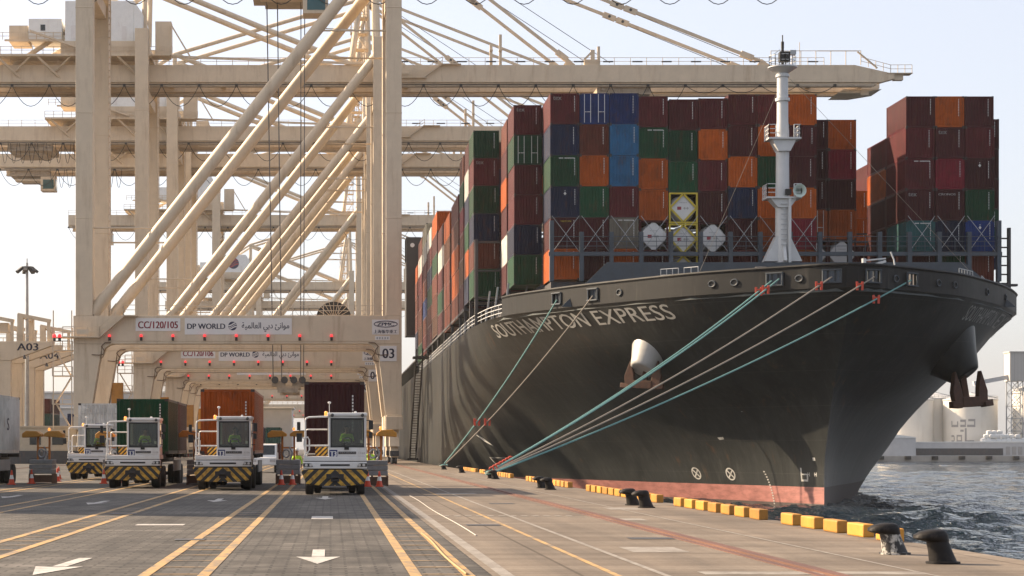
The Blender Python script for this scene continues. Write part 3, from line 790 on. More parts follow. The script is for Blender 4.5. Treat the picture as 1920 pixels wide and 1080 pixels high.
def hull_pt(side, y, z, off=0.0):
    """side -1 = quay side.  A point on the plating, pushed out by off along the normal"""
    p = Vector((SX + side * hull_b(y, z), y, z))
    if off:
        e = .15
        py = Vector((SX + side * hull_b(y + e, z), y + e, z)) - p
        pz = Vector((SX + side * hull_b(y, z + e), y, z + e)) - p if z + e < 13.4 else p - Vector((SX + side * hull_b(y, z - e), y, z - e))
        n = py.cross(pz).normalized()
        if n.x * side < 0 and abs(n.x) > .02 or (abs(n.x) <= .02 and n.y > 0): n = -n
        p = p + n * off
    return p

ship = empty("container_ship", (SX, 154, WATER_Z))
tag(ship, "huge black hulled container ship moored bow towards us along the quay", "ship")
def part(mb, name, mats, parent=None, **k):
    """a part of the ship whose vertices are given in world space"""
    if parent is None:
        return mb.build(name, mats, ship, world_parent=True, **k)
    mb.v = [(x - ship.location.x, y - ship.location.y, z - ship.location.z) for x, y, z in mb.v]
    return mb.build(name, mats, parent, **k)

# hull plating
zs = [-4.5, -3.4, -2.8, -2.45, -1.17, -.4, .4, 1.2, 2, 2.8, 3.6, 4.4, 5.2, 6, 6.8, 7.6, 8.4, 9.2, 10, 10.8, 11.6, 12.4, 13.0, 13.4]
ss = [0, .25, .6, 1.1, 1.8, 2.7, 3.8, 5, 6.5, 8, 10, 12, 14.5, 17, 20, 23, 26.5, 30, 34, 38, 43, 48, 54, 60, 67, 75, 84, 94, 108, 130, 170, 230, 300, 355]
mb = MB()
for side in (-1, 1):
    base = len(mb.v)
    for z in zs:
        ys0 = STEM(z)
        for s in ss: mb.v.append((SX + side * hull_s(s, z), ys0 + s if s < 300 else 154 + s, z))
    n = len(ss)
    for i in range(len(zs) - 1):
        for j in range(n - 1):
            a_ = base + i * n + j
            q = [a_, a_ + 1, a_ + n + 1, a_ + n]
            mb.f.append(q if side < 0 else q[::-1])
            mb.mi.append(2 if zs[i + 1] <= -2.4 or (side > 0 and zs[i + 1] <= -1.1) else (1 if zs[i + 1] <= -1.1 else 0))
bm_ = bmesh.new()
me = bpy.data.meshes.new("hull"); me.from_pydata([(x - SX, y - 154, z - WATER_Z) for x, y, z in mb.v], [], mb.f)
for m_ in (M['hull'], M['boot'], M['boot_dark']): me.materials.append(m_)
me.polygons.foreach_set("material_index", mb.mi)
bm_.from_mesh(me); bmesh.ops.remove_doubles(bm_, verts=bm_.verts[:], dist=.002); bmesh.ops.recalc_face_normals(bm_, faces=bm_.faces[:])
bm_.to_mesh(me); bm_.free()
me.polygons.foreach_set("use_smooth", [True] * len(me.polygons)); me.set_sharp_from_angle(angle=R(32))
hull = bpy.data.objects.new("hull", me); COL.objects.link(hull); hull.parent = ship
mb = MB(); mb.box(SX - 24, SX + 24, 508.9, 509.4, -4.5, 13.4); part(mb, "transom", M['hull'])

# deck
mb = MB()
dk = [145.9, 146.5, 148, 150.5, 154, 159, 165, 172, 178, 186, 200, 260, 400, 508]
poly = [(SX - hull_b(y, 13.4) + .15, y) for y in dk] + [(SX + hull_b(y, 13.4) - .15, y) for y in dk[::-1]]
mb.prism_z(poly, 13.1, 13.36); part(mb, "deck", M['deck'])
mb = MB()
for side in (-1, 1):                                       # sheer strake and hatch coaming above the side deck
    mb.box(*sorted((SX + side * 20.9, SX + side * 21.4)), 185, 500, 13.36, 15.7)
    mb.box(*sorted((SX + side * 20.9, SX + side * 24)), 205, 500, 15.7, 15.95)
mb.box(SX - 18.9, SX + 18.9, 171.2, 184.4, 13.36, 15.85); mb.box(SX - 20.95, SX + 20.95, 184.4, 500, 13.36, 15.85)
part(mb, "hatch_coaming", M['dark_steel'])

# bulwark with real mooring openings
out = [(SX - hull_b(y, 13.4), y) for y in np.concatenate([np.linspace(178, 160, 19), np.linspace(159.3, 150, 16), np.linspace(149.6, 146.6, 11), np.linspace(146.4, 145.5, 10)])]
out += [(2 * SX - x, y) for x, y in out[-2::-1]]
P2 = np.array(out); cum = np.concatenate([[0], np.cumsum(np.hypot(*np.diff(P2, axis=0).T))]); TL = cum[-1]; TM = TL / 2
def out_at(t):
    t = min(max(t, 0), TL); i = min(int(np.searchsorted(cum, t, side='right')) - 1, len(cum) - 2)
    u = (t - cum[i]) / (cum[i + 1] - cum[i]); p = P2[i] * (1 - u) + P2[i + 1] * u
    d = (P2[i + 1] - P2[i]); d = d / np.hypot(*d); return p, Vector((d[1], -d[0], 0)), Vector((d[0], d[1], 0))
def t_of(side, y):
    half = [(cum[i], P2[i][1]) for i in range(len(cum)) if cum[i] <= TM + 1e-6]
    tt = float(np.interp(-y, [-b for a, b in half], [a for a, b in half]))
    return tt if side < 0 else TL - tt
HOLES = [(-1, 168.0), (-1, 163.4), (-1, 148.7), (-1, 145.95), (1, 146.0), (1, 148.9)]
HT = [t_of(*h) for h in HOLES]
ts = set(np.linspace(0, TL, 90))
for t in HT:
    ts = {x for x in ts if abs(x - t) > .72}; ts |= {t - .6, t + .6}
ts = sorted(ts)
zr = [13.38, 13.78, 14.62, 15.0]
mb = MB()
TH = .16
def cell(i, k):
    tm = (ts[i] + ts[i + 1]) / 2
    return not (k == 1 and any(abs(tm - t) < .59 for t in HT))
for i in range(len(ts) - 1):
    pa, na, _ = out_at(ts[i]); pb, nb, _ = out_at(ts[i + 1])
    for k in range(3):
        if not cell(i, k): continue
        z0, z1 = zr[k], zr[k + 1]
        def o(p, n, d, z): return (p[0] - n.x * d * -1, p[1] - n.y * d * -1, z)
        A = [o(pa, na, .03, z0), o(pb, nb, .03, z0), o(pb, nb, .03, z1), o(pa, na, .03, z1)]
        B = [o(pa, na, -TH, z0), o(pb, nb, -TH, z0), o(pb, nb, -TH, z1), o(pa, na, -TH, z1)]
        mb.add(A + B, [(0, 1, 2, 3), (7, 6, 5, 4)])
        if k == 2 or not cell(i, k + 1 if k < 2 else 2): mb.add([A[3], A[2], B[2], B[3]], [(0, 1, 2, 3)])
        if k == 2 and not cell(i, 1): mb.add([A[0], A[1], B[1], B[0]], [(0, 1, 2, 3)])
part(mb, "bulwark", M['bulwark'], recalc=False)
# does the outward normal point away from the ship?
mb = MB()
for t in np.linspace(0, TL, 70):
    p, n, d = out_at(t)
    mb.path([], .1) if False else None
mb.path([(out_at(t)[0][0], out_at(t)[0][1], 15.03) for t in np.linspace(0, TL, 120)], .13, 6)
part(mb, "bulwark_rail", M['bulwark'])
for t in HT:
    p, n, d = out_at(t)
    mb = MB()
    c = Vector((p[0], p[1], 14.2))
    for sgn in (-1, 1):
        mb.bar(c + d * (sgn * .63) + Vector((0, 0, -.48)) + n * .08, c + d * (sgn * .63) + Vector((0, 0, .48)) + n * .08, .11, .26)
    for zz in (-.46, .46): mb.bar(c + d * -.7 + Vector((0, 0, zz)) + n * .08, c + d * .7 + Vector((0, 0, zz)) + n * .08, .26, .11)
    for sgn in (-.28, .22): mb.tube(c + d * sgn + Vector((0, 0, -.42)) - n * .12, c + d * sgn + Vector((0, 0, .42)) - n * .12, .1, 8)
    f = part(mb, "mooring_chock", M['ship_grey'], bevel=.02)
for side, y in ((-1, 160.5), (-1, 152.3), (-1, 150.9), (-1, 147.4), (1, 147.6), (1, 151.3), (1, 153.2), (1, 160), (1, 166)):
    p, n, d = out_at(t_of(side, y))
    c = Vector((p[0], p[1], 14.15)); up = Vector((0, 0, 1)); mb = MB()
    ring = [c + d * (.30 * math.cos(a_)) + up * (.23 * math.sin(a_)) + n * .09 for a_ in np.linspace(0, 2 * math.pi, 21)]
    mb.path(ring, .06, 7, 0)
    mb.add([c + d * (.29 * math.cos(a_)) + up * (.22 * math.sin(a_)) + n * .045 for a_ in np.linspace(0, 2 * math.pi, 20)[:-1]], [tuple(range(19))], 1)
    part(mb, "fairlead", [M['ship_grey'], M['black']], smooth=True)

# name on both bows
def name_on_hull(side, s, y_a, y_b, z0, h, mt):
    """lettering wrapped on the plating: u runs from y_a to y_b by arc length"""
    yy = np.linspace(y_a, y_b, 60); pts = [hull_pt(side, y, z0 + h / 2) for y in yy]
    cu = np.concatenate([[0], np.cumsum([(pts[i + 1] - pts[i]).length for i in range(59)])]); cu /= cu[-1]
    vs, fs = text_geo(s); mb = MB()
    for dx in (-.0018, 0, .0018):
        mb.add([hull_pt(side, float(np.interp(u + dx, cu, yy)), z0 + h * w, .035 + abs(dx)) for u, w in vs], fs)
    return part(mb, "ship_name", M['hull_white'], recalc=False)
name_on_hull(-1, "SOUTHAMPTON", 183.6, 165.4, 11.8, 1.15, 'hull_white'); name_on_hull(-1, "EXPRESS", 164.4, 156.3, 11.8, 1.15, 'hull_white')
name_on_hull(1, "SOUTHAMPTON", 157.3, 166.0, 11.8, 1.15, 'hull_white'); name_on_hull(1, "EXPRESS", 167.0, 184.0, 11.8, 1.15, 'hull_white')

# marks painted on the plating
mb = MB()
def mark_done(name):
    global mb
    part(mb, name, M['hull_white'], recalc=False); mb = MB()
def hull_quad(side, pts, off=.03):
    mb.add([hull_pt(side, y, z, off) for y, z in pts], [tuple(range(len(pts)))])
for yc, zc in ((171.2, -.3), (166.2, -.3)):             # bow thruster marks
    r0, r1 = .52, .41
    for i in range(20):
        a0, a1 = 2 * math.pi * i / 20, 2 * math.pi * (i + 1) / 20
        hull_quad(-1, [(yc + r_ * 1.25 * math.cos(a_), zc + r_ * math.sin(a_)) for r_, a_ in ((r0, a0), (r0, a1), (r1, a1), (r1, a0))])
    for d0 in (R(45), R(135)):
        c_, s_ = math.cos(d0), math.sin(d0)
        hull_quad(-1, [(yc + (u * c_ - w * s_) * 1.25, zc + u * s_ + w * c_) for u, w in ((-.45, -.06), (.45, -.06), (.45, .06), (-.45, .06))])
    mark_done("thruster_mark")
for i in range(13):                                       # draught scale beside the stem
    z = -.1 - i * .21
    y = 161.6 - .12 * i + .006 * i * i
    hull_quad(-1, [(y, z), (y - .2, z), (y - .2, z + .1), (y, z + .1)])
mark_done("draught_scale")
yb, zb = 156.3, -.7                                      # bulb mark and small figures
for q in ([(.55, 1.0), (.38, 1.0), (.38, .1), (.55, .1)], [(.55, .1), (-.35, .1), (-.35, -.05), (.55, -.05)], [(-.2, .1), (-.38, .1), (-.38, .55), (-.2, .55)], [(.38, .55), (-.38, .55), (-.38, .45), (.38, .45)]):
    hull_quad(-1, [(yb + a_, zb + b_) for a_, b_ in q])
mark_done("bulb_mark")
for yq in (155.85, 155.0):
    for q in ([(.14, .5), (.07, .5), (.07, .2), (.14, .2)], [(-.05, .5), (-.13, .5), (-.13, .2), (-.05, .2)], [(.14, .38), (-.13, .38), (-.13, .32), (.14, .32)]):
        hull_quad(-1, [(yq + a_, zb + .15 + b_) for a_, b_ in q])
mark_done("draught_figure")
hull_quad(-1, [(217.5, 3.4), (214.5, 2.95), (211.5, 2.0), (214.5, 2.55)], .04)   # pale arrow
mark_done("pale_arrow")
for y0, y1, z in ((216, 209.5, .85),):
    hull_quad(-1, [(y0, z), (y1, z), (y1, z - .07), (y0, z - .07)])
    hull_quad(-1, [(y0, z), (y0 - .3, z), (y0 - 1.6, z - 1.0), (y0 - 1.3, z - 1.0)])
mark_done("tug_mark")
hull_quad(-1, [(160.2, 4.9), (158.9, 4.95), (158.9, 4.75), (160.2, 4.7)])
hull_quad(-1, [(165.4, 2.7), (164.6, 2.75), (164.7, 2.55), (165.3, 2.5)])
hull_quad(-1, [(155.2, 1.1), (154.9, 1.1), (154.9, .85), (155.2, .85)])
mark_done("paint_scuff")

# anchors with their pale bolsters
for side in (-1, 1):
    p = hull_pt(side, 162.0, 9.2); q = hull_pt(side, 162.0, 9.2, 1.0); n = (q - p).normalized()
    ax = (n + Vector((0, -.22, -.50))).normalized()
    if side > 0: ax = (n + Vector((.1, -.1, -.5))).normalized()
    a_, b_ = MB.frame(ax); mb = MB()
    rings = []
    for d_, r_ in ((-2.6, 2.2), (-.4, 1.6), (.7, 1.2), (1.2, 1.06), (1.4, .98), (1.48, .84), (1.42, .5)) if side < 0 else ((-3.5, 4.2), (-.9, 2.9), (.7, 1.9), (1.7, 1.35), (2.0, 1.15), (2.05, .95), (2.0, .5)):
        rings.append([p + ax * d_ + a_ * (r_ * math.cos(2 * math.pi * i / 28)) + b_ * (r_ * math.sin(2 * math.pi * i / 28)) for i in range(28)])
    mb.rings(rings, True)
    bo = part(mb, "anchor_bolster", M['bolster'] if side < 0 else M['hull'], smooth=True, angle=50)
    c = p + ax * (1.4 if side < 0 else 2.0)
    mb = MB()                                            # shank, crown, arms and flukes
    dn = (Vector((0, 0, -1)) * .93 + n * .14).normalized()
    la = Vector((.86 * side, .5, 0)); la = (la - dn * la.dot(dn)).normalized(); fo = dn.cross(la).normalized()
    if fo.dot(n) < 0: fo = -fo
    tip = c + dn * (1.9 if side < 0 else 2.3) - n * .25
    mb.bar(c - ax * .6, tip, .5, .42)
    mb.bar(tip - la * 1.0 + fo * .1, tip + la * 1.0 + fo * .1, 1.0, .8)
    for s_ in (-1, 1):
        r0 = tip + la * (s_ * .95)
        r0 = r0 + la * (s_ * .25); pts = [r0 + la * (s_ * .6) + dn * .35, r0 - la * (s_ * .45) + dn * .4, r0 - la * (s_ * .2) - dn * 1.1, r0 + la * (s_ * .25) - dn * 2.45, r0 + la * (s_ * .75) - dn * .8]
        mb._prism([v + fo * .1 for v in pts], [v + fo * .55 for v in pts], None)
        mb._prism([r0 + la * (s_ * .1) + dn * .1 + fo * .2, r0 + la * (s_ * 1.05) - dn * .1 + fo * .2, r0 + la * (s_ * 1.1) + dn * .42 + fo * .2, r0 + la * (s_ * .1) + dn * .5 + fo * .2],
                  [r0 + la * (s_ * .1) + dn * .1 + fo * .8, r0 + la * (s_ * 1.05) - dn * .1 + fo * .7, r0 + la * (s_ * 1.1) + dn * .42 + fo * .7, r0 + la * (s_ * .1) + dn * .5 + fo * .8], None)
    k_ = .8 if side < 0 else 1.0
    c2 = c - n * (.25 if side < 0 else 0); mb.v = [tuple(c2 + (Vector(v_) - c) * k_) for v_ in mb.v]
    an = part(mb, "anchor", M['anchor'], bevel=.05)
    if side < 0: tag(an, "rust brown anchor under the pale bolster on the quay side")
    else: tag(an, "dark rusty anchor hanging below the far side's bolster")

# breakwater, foredeck fittings
mb = MB()
pl = [(18.9, 13.4), (22.8, 17.15), (52.2, 17.15), (56.1, 13.4)]
mb._prism([(x, 166 + (z - 13.4) * .3, z) for x, z in pl], [(x, 166.25 + (z - 13.4) * .3, z) for x, z in pl], None)
part(mb, "breakwater", M['ship_grey'])
mb = MB()
for x, z in ((27.2, 15.3), (31.3, 15.7), (33.5, 15.6), (45, 15.5)):
    mb.lathe([(.28, 0), (.28, .06)], (x, 165.9 + (z - 13.4) * .3 + .1, z), 'y', 14)
part(mb, "breakwater_port", M['black'])
def rail_run(mb, pts, h=1.05, post=1.5, r=.035, bars=3):
    pts = [Vector(p) for p in pts]
    for k in range(len(pts) - 1):
        L_ = (pts[k + 1] - pts[k]).length; n = max(1, round(L_ / post))
        for i in range(n + 1):
            q = pts[k].lerp(pts[k + 1], i / n); mb.bar(q, q + Vector((0, 0, h)), r * 2, r * 2)
        for j in range(bars):
            zz = Vector((0, 0, h * (j + 1) / bars)); mb.bar(pts[k] + zz, pts[k + 1] + zz, r * 1.6, r * 1.6)
mb = MB()
for x0, y0, x1, y1 in ((25.9, 159, 27.1, 157.9), (27.5, 157.7, 28.4, 156.6)):
    rail_run(mb, [(x0, y0, 14.9), (x1, y1, 14.9)], .95, .6, .03, 2)
for x0, y0, x1, y1 in ((53, 165, 55, 170), (49, 158, 51, 161)):
    rail_run(mb, [(x0, y0, 14.9), (x1, y1, 14.9)], .95, .8, .03, 2)
part(mb, "foredeck_rail", M['galv'])
mb = MB()                                                 # side deck rail with the white stanchions aft of the bulwark
ry = [178.3, 181, 184, 187, 190, 194, 198, 203, 209, 216, 226, 240, 260, 285, 310]
rail_run(mb, [(SX - hull_b(y, 13.4) + .12, y, 13.38) for y in ry], 1.1, 1.6, .035, 3)
part(mb, "side_rail", M['mast'])
mb = MB()
for y in (179.2, 183.4, 188.2): mb.bar((SX - hull_b(y, 13.4) + .5, y, 13.4), (SX - hull_b(y, 13.4) + .9, y, 16.4), .16, .16)
mb.bar((16.9, 180.5, 13.4), (17.6, 180.2, 16.8), .14, .14); mb.bar((20.5, 182, 13.4), (20.5, 182, 17.5), .2, .2)
part(mb, "deck_post", M['galv'])
mb = MB()                                                 # davit and winch gear behind the stem
mb.tube((39.6, 150.5, 13.4), (39.6, 150.5, 15.9), .17, 10); mb.bar((39.6, 150.5, 15.2), (41.2, 150.4, 15.7), .14, .18); mb.bar((39.6, 150.5, 15.75), (41.2, 150.4, 15.9), .1, .1)
mb.path([(41.9, 150.4, 15.0), (41.8, 150.4, 15.8), (41.55, 150.4, 16.4)], .06, 6)
mb.box(35.9, 36.6, 151, 151.6, 14.5, 15.4)
part(mb, "davit", M['mast'])
mb = MB()
for x in (30.6, 44.2): mb.lathe([(.85, -.5), (.85, -.42), (.5, -.4), (.5, .4), (.85, .42), (.85, .5)], (x, 152.5, 14.35), 'x', 18)
mb.lathe([(.95, -.4), (.95, .4)], (33.0, 155.5, 14.8), 'x', 20)
part(mb, "mooring_winch", M['dark_steel'], smooth=True)

# lashing frame in front of the first bay, one post for each column
mb = MB()
for i in range(16):
    x = 18.54 + 2.5 * i
    if i in (7, 8) : pass
    mb.box(x - .17, x + .17, 169.8, 170.3, 15.8, 19.95 if i not in (0, 15) else 20.9)
mb.box(18.3, 56.3, 169.9, 170.25, 17.95, 18.28)
part(mb, "lashing_frame", M['lash'])
mb = MB()
for z in (18.75, 19.15, 19.55): mb.bar((18.4, 169.75, z), (56.2, 169.75, z), .05, .05)
for i in range(1, 30): mb.bar((18.54 + 1.25 * i, 169.75, 18.28), (18.54 + 1.25 * i, 169.75, 19.55), .04, .04)
part(mb, "lashing_rail", M['lash'])
mb = MB()
for i in list(range(0, 9)) + [12, 13, 14]:
    x0, x1 = 18.65 + 2.5 * i, 18.45 + 2.5 * (i + 1)
    for a_, b_, y_ in ((x0, x1, 170.5), (x1, x0, 170.43)):
        mb = MB(); mb.bar((a_, y_, 18.3), (b_, y_ + .35, 21.4), .045, .045); part(mb, "lashing_rod", M['galv'])
# lashing bridges between the bays
mb = MB()
for y in (183.6, 191.0, 198.4, 206.2, 213.9, 228.4, 242.9, 257.2, 271.2, 285.4, 300, 314.5):
    for x in (13.75, 16.2):
        if x < 14 and y < 186: continue
        mb.box(x - .15, x + .15, y, y + .6, 13.4, 21.5)
    for z in (16.0, 18.6, 21.3): mb.box(13.6 if y > 186 else 16, 59.2, y + .05, y + .55, z - .12, z)
part(mb, "lashing_bridge", M['dark_steel'])
mb = MB()
for x in (59.3, 60.3): mb.box(x - .12, x + .12, 180, 180.4, 13.4, 21.4 if x > 60 else 20.6)
for k in range(9): mb.box(59.3, 60.3, 180.1, 180.3, 14 + k * .8, 14.12 + k * .8)
mb.box(58, 61, 179.9, 180.5, 16.2, 16.4)
part(mb, "lashing_tower", M['dark_steel'])

# foremast
fm_ = (37.5, 168.2)
mb = MB()
mb.lathe([(.60, 13.4), (.60, 18.2), (.59, 22.9), (.55, 23.6), (.535, 28.1), (.47, 28.9), (.45, 33.3), (.30, 33.4)], (fm_[0], fm_[1], 0), 'z', 28)
mb.prism_y([(fm_[0] - 1.55, 17.3), (fm_[0] + 1.55, 17.3), (fm_[0] + .55, 19.4), (fm_[0] - .55, 19.4)], fm_[1] - .4, fm_[1] + .9)
mb.prism_x([(fm_[1] - 1.2, 17.3), (fm_[1] + 1.2, 17.3), (fm_[1] + .4, 19.4), (fm_[1] - .4, 19.4)], fm_[0] - .12, fm_[0] + .12)
mb.lathe([(.60, 30.6), (.60, 30.85)], (fm_[0], fm_[1], 0), 'z', 24); mb.lathe([(.56, 32.6), (.56, 32.8)], (fm_[0], fm_[1], 0), 'z', 24)
mb.box(fm_[0] + .30, fm_[0] + .52, fm_[1] - .95, fm_[1] - .55, 15.4, 22.6)
mast = part(mb, "foremast", M['mast'], smooth=True)
def plat(z, x0, x1, d0, d1, under):
    q = MB()
    q.box(fm_[0] + x0, fm_[0] + x1, fm_[1] - d0, fm_[1] + d1, z, z + .14)
    q.prism_y([(fm_[0] + x0 + .35, z), (fm_[0] - .5, z - under * .8), (fm_[0] + .5, z - under * .8), (fm_[0] + x1 - .35, z)], fm_[1] - .75, fm_[1] + .5)
    part(q, "mast_platform", M['mast'], mast)
    q = MB()
    c = [(fm_[0] + x0 + .05, fm_[1] - d0 + .05, z + .14), (fm_[0] + x1 - .05, fm_[1] - d0 + .05, z + .14), (fm_[0] + x1 - .05, fm_[1] + d1 - .05, z + .14), (fm_[0] + x0 + .05, fm_[1] + d1 - .05, z + .14)]
    rail_run(q, [c[3], c[0], (fm_[0] - .75, c[0][1], c[0][2])], 1.05, .55, .035, 3); rail_run(q, [(fm_[0] + .75, c[1][1], c[1][2]), c[1], c[2]], 1.05, .55, .035, 3)
    part(q, "platform_rail", M['mast'], mast)
plat(22.45, -1.5, 1.4, 1.0, .9, .9)
plat(27.35, -1.35, 1.35, 1.0, .9, 1.2)
q = MB(); q.lathe([(.46, 32.9), (1.05, 33.28), (1.2, 33.36), (1.2, 33.45), (.4, 33.47)], (fm_[0], fm_[1], 0), 'z', 24); part(q, "mast_top", M['mast'], mast, smooth=True)
q = MB(); rail_run(q, [(fm_[0] + 1.1 * math.cos(t), fm_[1] + 1.1 * math.sin(t), 33.45) for t in np.linspace(0, 6.283, 9)], .9, .9, .025, 2)
q.bar((fm_[0] - 1.0, fm_[1], 34.3), (fm_[0] - .2, fm_[1], 34.9), .05, .05); part(q, "platform_rail", M['mast'], mast)
q = MB(); q.tube((fm_[0], fm_[1], 33.4), (fm_[0], fm_[1], 35.0), .12, 8); q.tube((fm_[0], fm_[1], 35.0), (fm_[0], fm_[1], 35.55), .13, 8); q.tube((fm_[0], fm_[1], 35.5), (fm_[0], fm_[1], 36.1), .05, 6)
q.box(fm_[0] - .42, fm_[0] + .42, fm_[1] - 1.0, fm_[1] - .3, 33.75, 34.55); part(q, "mast_light", M['black'], mast)
q = MB(); q.box(fm_[0] + .5, fm_[0] + 1.0, fm_[1] - .6, fm_[1], 34.4, 34.75); q.bar((fm_[0] + .75, fm_[1] - .3, 33.4), (fm_[0] + .75, fm_[1] - .3, 34.4), .07, .07); part(q, "radar", M['galv'], mast)
q = MB(); q.lathe([(.12, .9), (.16, .6), (.24, .3), (.36, .08), (.52, -.08), (.56, -.12), (.5, -.1), (.3, .12), (.14, .4), (.05, .6)], (fm_[0] + 1.15, fm_[1] - 1.1, 23.05), 'y', 22)
part(q, "fog_horn", mat("horn_pale_green", (.42, .50, .46), .45), mast, smooth=True)
q = MB(); q.box(fm_[0] + .05, fm_[0] + .5, fm_[1] - 1.1, fm_[1] - .7, 22.75, 23.2); part(q, "mast_light", M['black'], mast)
q = MB()
for k in range(9): q.box(fm_[0] - .30, fm_[0] + .2, fm_[1] - .86, fm_[1] - .8, 18.6 + k * .42, 18.66 + k * .42)
part(q, "mast_ladder", M['galv'], mast)
q = MB()
for p_, q_ in (((37.0, 168, 31.3), (28.4, 157.2, 15.0)), ((38.1, 168, 32.4), (53, 164.6, 15.0))):
    q.tube(p_, q_, .016, 5)
part(q, "mast_stay", M['tan_rope'], mast)

# accommodation block, mostly hidden by the boxes
mb = MB(); mb.box(15, 60, 326, 338, 15.8, 34); mb.box(12.2, 62.8, 328, 333, 32.0, 35.9); mb.box(12.2, 14.6, 327.4, 333.4, 20, 35.9)
sup = part(mb, "accommodation_block", mat("dark_superstructure", (.035, .035, .038), .6, var=.2))
q = MB()
for i in range(15): q.box(16 + i * 3, 18.2 + i * 3, 325.9, 326.05, 30.8, 31.6)
part(q, "window", M['glass_dark'], sup)
q = MB(); q.lathe([(.35, -.1), (.35, .05)], (13.2, 327.35, 34.6), 'y', 14); part(q, "search_light", M['white_band'], sup)

# ------------------------------------------------------------------ containers
CH, CW = 2.591, 2.438
_cm = {}
def corr(mb, p0, ux, uz, L_, H_, depth, n, nrm):
    """one corrugated panel, corrugations upright"""
    p0, ux, uz, nrm = Vector(p0), Vector(ux), Vector(uz), Vector(nrm)
    pr = []; per = L_ / n
    for i in range(n):
        b = i * per
        pr += [(b, 0), (b + per * .28, 0), (b + per * .5, -depth), (b + per * .78, -depth)]
    pr.append((L_, 0))
    vs = []
    for t, d in pr:
        q = p0 + ux * t + nrm * d
        vs += [q, q + uz * H_]
    mb.add(vs, [(2 * i, 2 * i + 2, 2 * i + 3, 2 * i + 1) for i in range(len(pr) - 1)])
def container_mesh(L_, H_=CH, door=False, right=True):
    key = (L_, H_, door)
    if key in _cm: return _cm[key]
    w = CW / 2; mb = MB(); po = .13
    for x0 in (-w, w - po):
        for y0 in (0, L_ - po): mb.box(x0, x0 + po, y0, y0 + po, 0, H_)
    for z0, z1 in ((.0, .15), (H_ - .11, H_)):
        for y0 in (0.004, L_ - .104): mb.box(-w + po, w - po, y0, y0 + .1, z0, z1)
        for x0 in (-w + .004, w - .104): mb.box(x0, x0 + .1, po, L_ - po, z0, z1)
    z0, h = .15, H_ - .26
    if not door: corr(mb, (-w + po, .035, z0), (1, 0, 0), (0, 0, 1), CW - 2 * po, h, -.045, 9, (0, -1, 0))
    else: mb.add([(-w + po, .06, z0), (w - po, .06, z0), (w - po, .06, z0 + h), (-w + po, .06, z0 + h)], [(0, 1, 2, 3)])
    n = int((L_ - 2 * po) / .28)
    corr(mb, (-w + .03, L_ - po, z0), (0, -1, 0), (0, 0, 1), L_ - 2 * po, h, -.036, n, (-1, 0, 0))
    corr(mb, (w - .03, po, z0), (0, 1, 0), (0, 0, 1), L_ - 2 * po, h, -.036, n, (1, 0, 0))
    mb.add([(-w + .1, .1, H_ - .02), (w - .1, .1, H_ - .02), (w - .1, L_ - .1, H_ - .02), (-w + .1, L_ - .1, H_ - .02)], [(0, 1, 2, 3)])
    mb.add([(-w + .1, .1, .12), (-w + .1, L_ - .1, .12), (w - .1, L_ - .1, .12), (w - .1, .1, .12)], [(0, 1, 2, 3)])
    mb.add([(-w + po, L_ - .06, z0), (-w + po, L_ - .06, z0 + h), (w - po, L_ - .06, z0 + h), (w - po, L_ - .06, z0)], [(0, 1, 2, 3)])
    me = mb.mesh("shipping_container", M['c_maroon'], recalc=False)
    _cm[key] = me
    return me
def castings_mesh(L_, H_=CH):
    key = ('cast', L_, H_)
    if key in _cm: return _cm[key]
    mb = MB(); w = CW / 2
    for x0 in (-w - .004, w - .17):
        for y0 in (-.004, L_ - .17):
            for z in (-.012, H_ - .11): mb.box(x0, x0 + .174, y0, y0 + .174, z, z + .122)
    _cm[key] = mb.mesh("corner_casting", M['casting']); return _cm[key]
def marks_mesh(v):
    key = ('mk', v)
    if key in _cm: return _cm[key]
    mb = MB(); rnd = random.Random(v); y = -.012; x = .80
    if v == 3:
        x = .72
    z = 2.36
    for i in range(11):
        mb.add([(x, y, z), (x + .055, y, z), (x + .055, y, z - .085), (x, y, z - .085)], [(0, 1, 2, 3)])
        z -= .135
        if v == 1 and i > 8: break
    _cm[key] = mb.mesh("container_number", M['marks'], recalc=False); return _cm[key]
def owner_mesh():
    if 'own' in _cm: return _cm['own']
    mb = MB(); xx = -.5
    for i in range(14):
        if i != 4: mb.add([(xx, -.012, 2.33), (xx + .07, -.012, 2.33), (xx + .07, -.012, 2.41), (xx, -.012, 2.41)], [(0, 1, 2, 3)])
        xx += .095
    _cm['own'] = mb.mesh("owner_letters", M['marks'], recalc=False); return _cm['own']
def door_mesh(L_, H_=CH):
    key = ('door', H_)
    if key in _cm: return _cm[key]
    mb = MB(); w = CW / 2 - .13
    for s_ in (-1, 1):
        x0, x1 = sorted((s_ * .015, s_ * w))
        mb.box(x0, x1, .02, .055, .16, H_ - .12)
        for k in range(4): mb.box(x0 + .05, x1 - .05, -.0, .02, .34 + k * .58, .62 + k * .58)
        for k in (.3, .78): mb.tube((s_ * w * k, -.035, .12), (s_ * w * k, -.035, H_ - .08), .027, 6, mi=1)
        for k in (.3, .78):
            mb.box(s_ * w * k - .04, s_ * w * k + .3 * (1 if k < .5 else -.6), -.05, -.03, 1.0, 1.05, 1) if s_ > 0 else mb.box(s_ * w * k - .3 * (1 if k < .5 else -.6), s_ * w * k + .04, -.05, -.03, 1.0, 1.05, 1)
    _cm[key] = mb.mesh("door", [M['c_blue'], M['marks']]); return _cm[key]

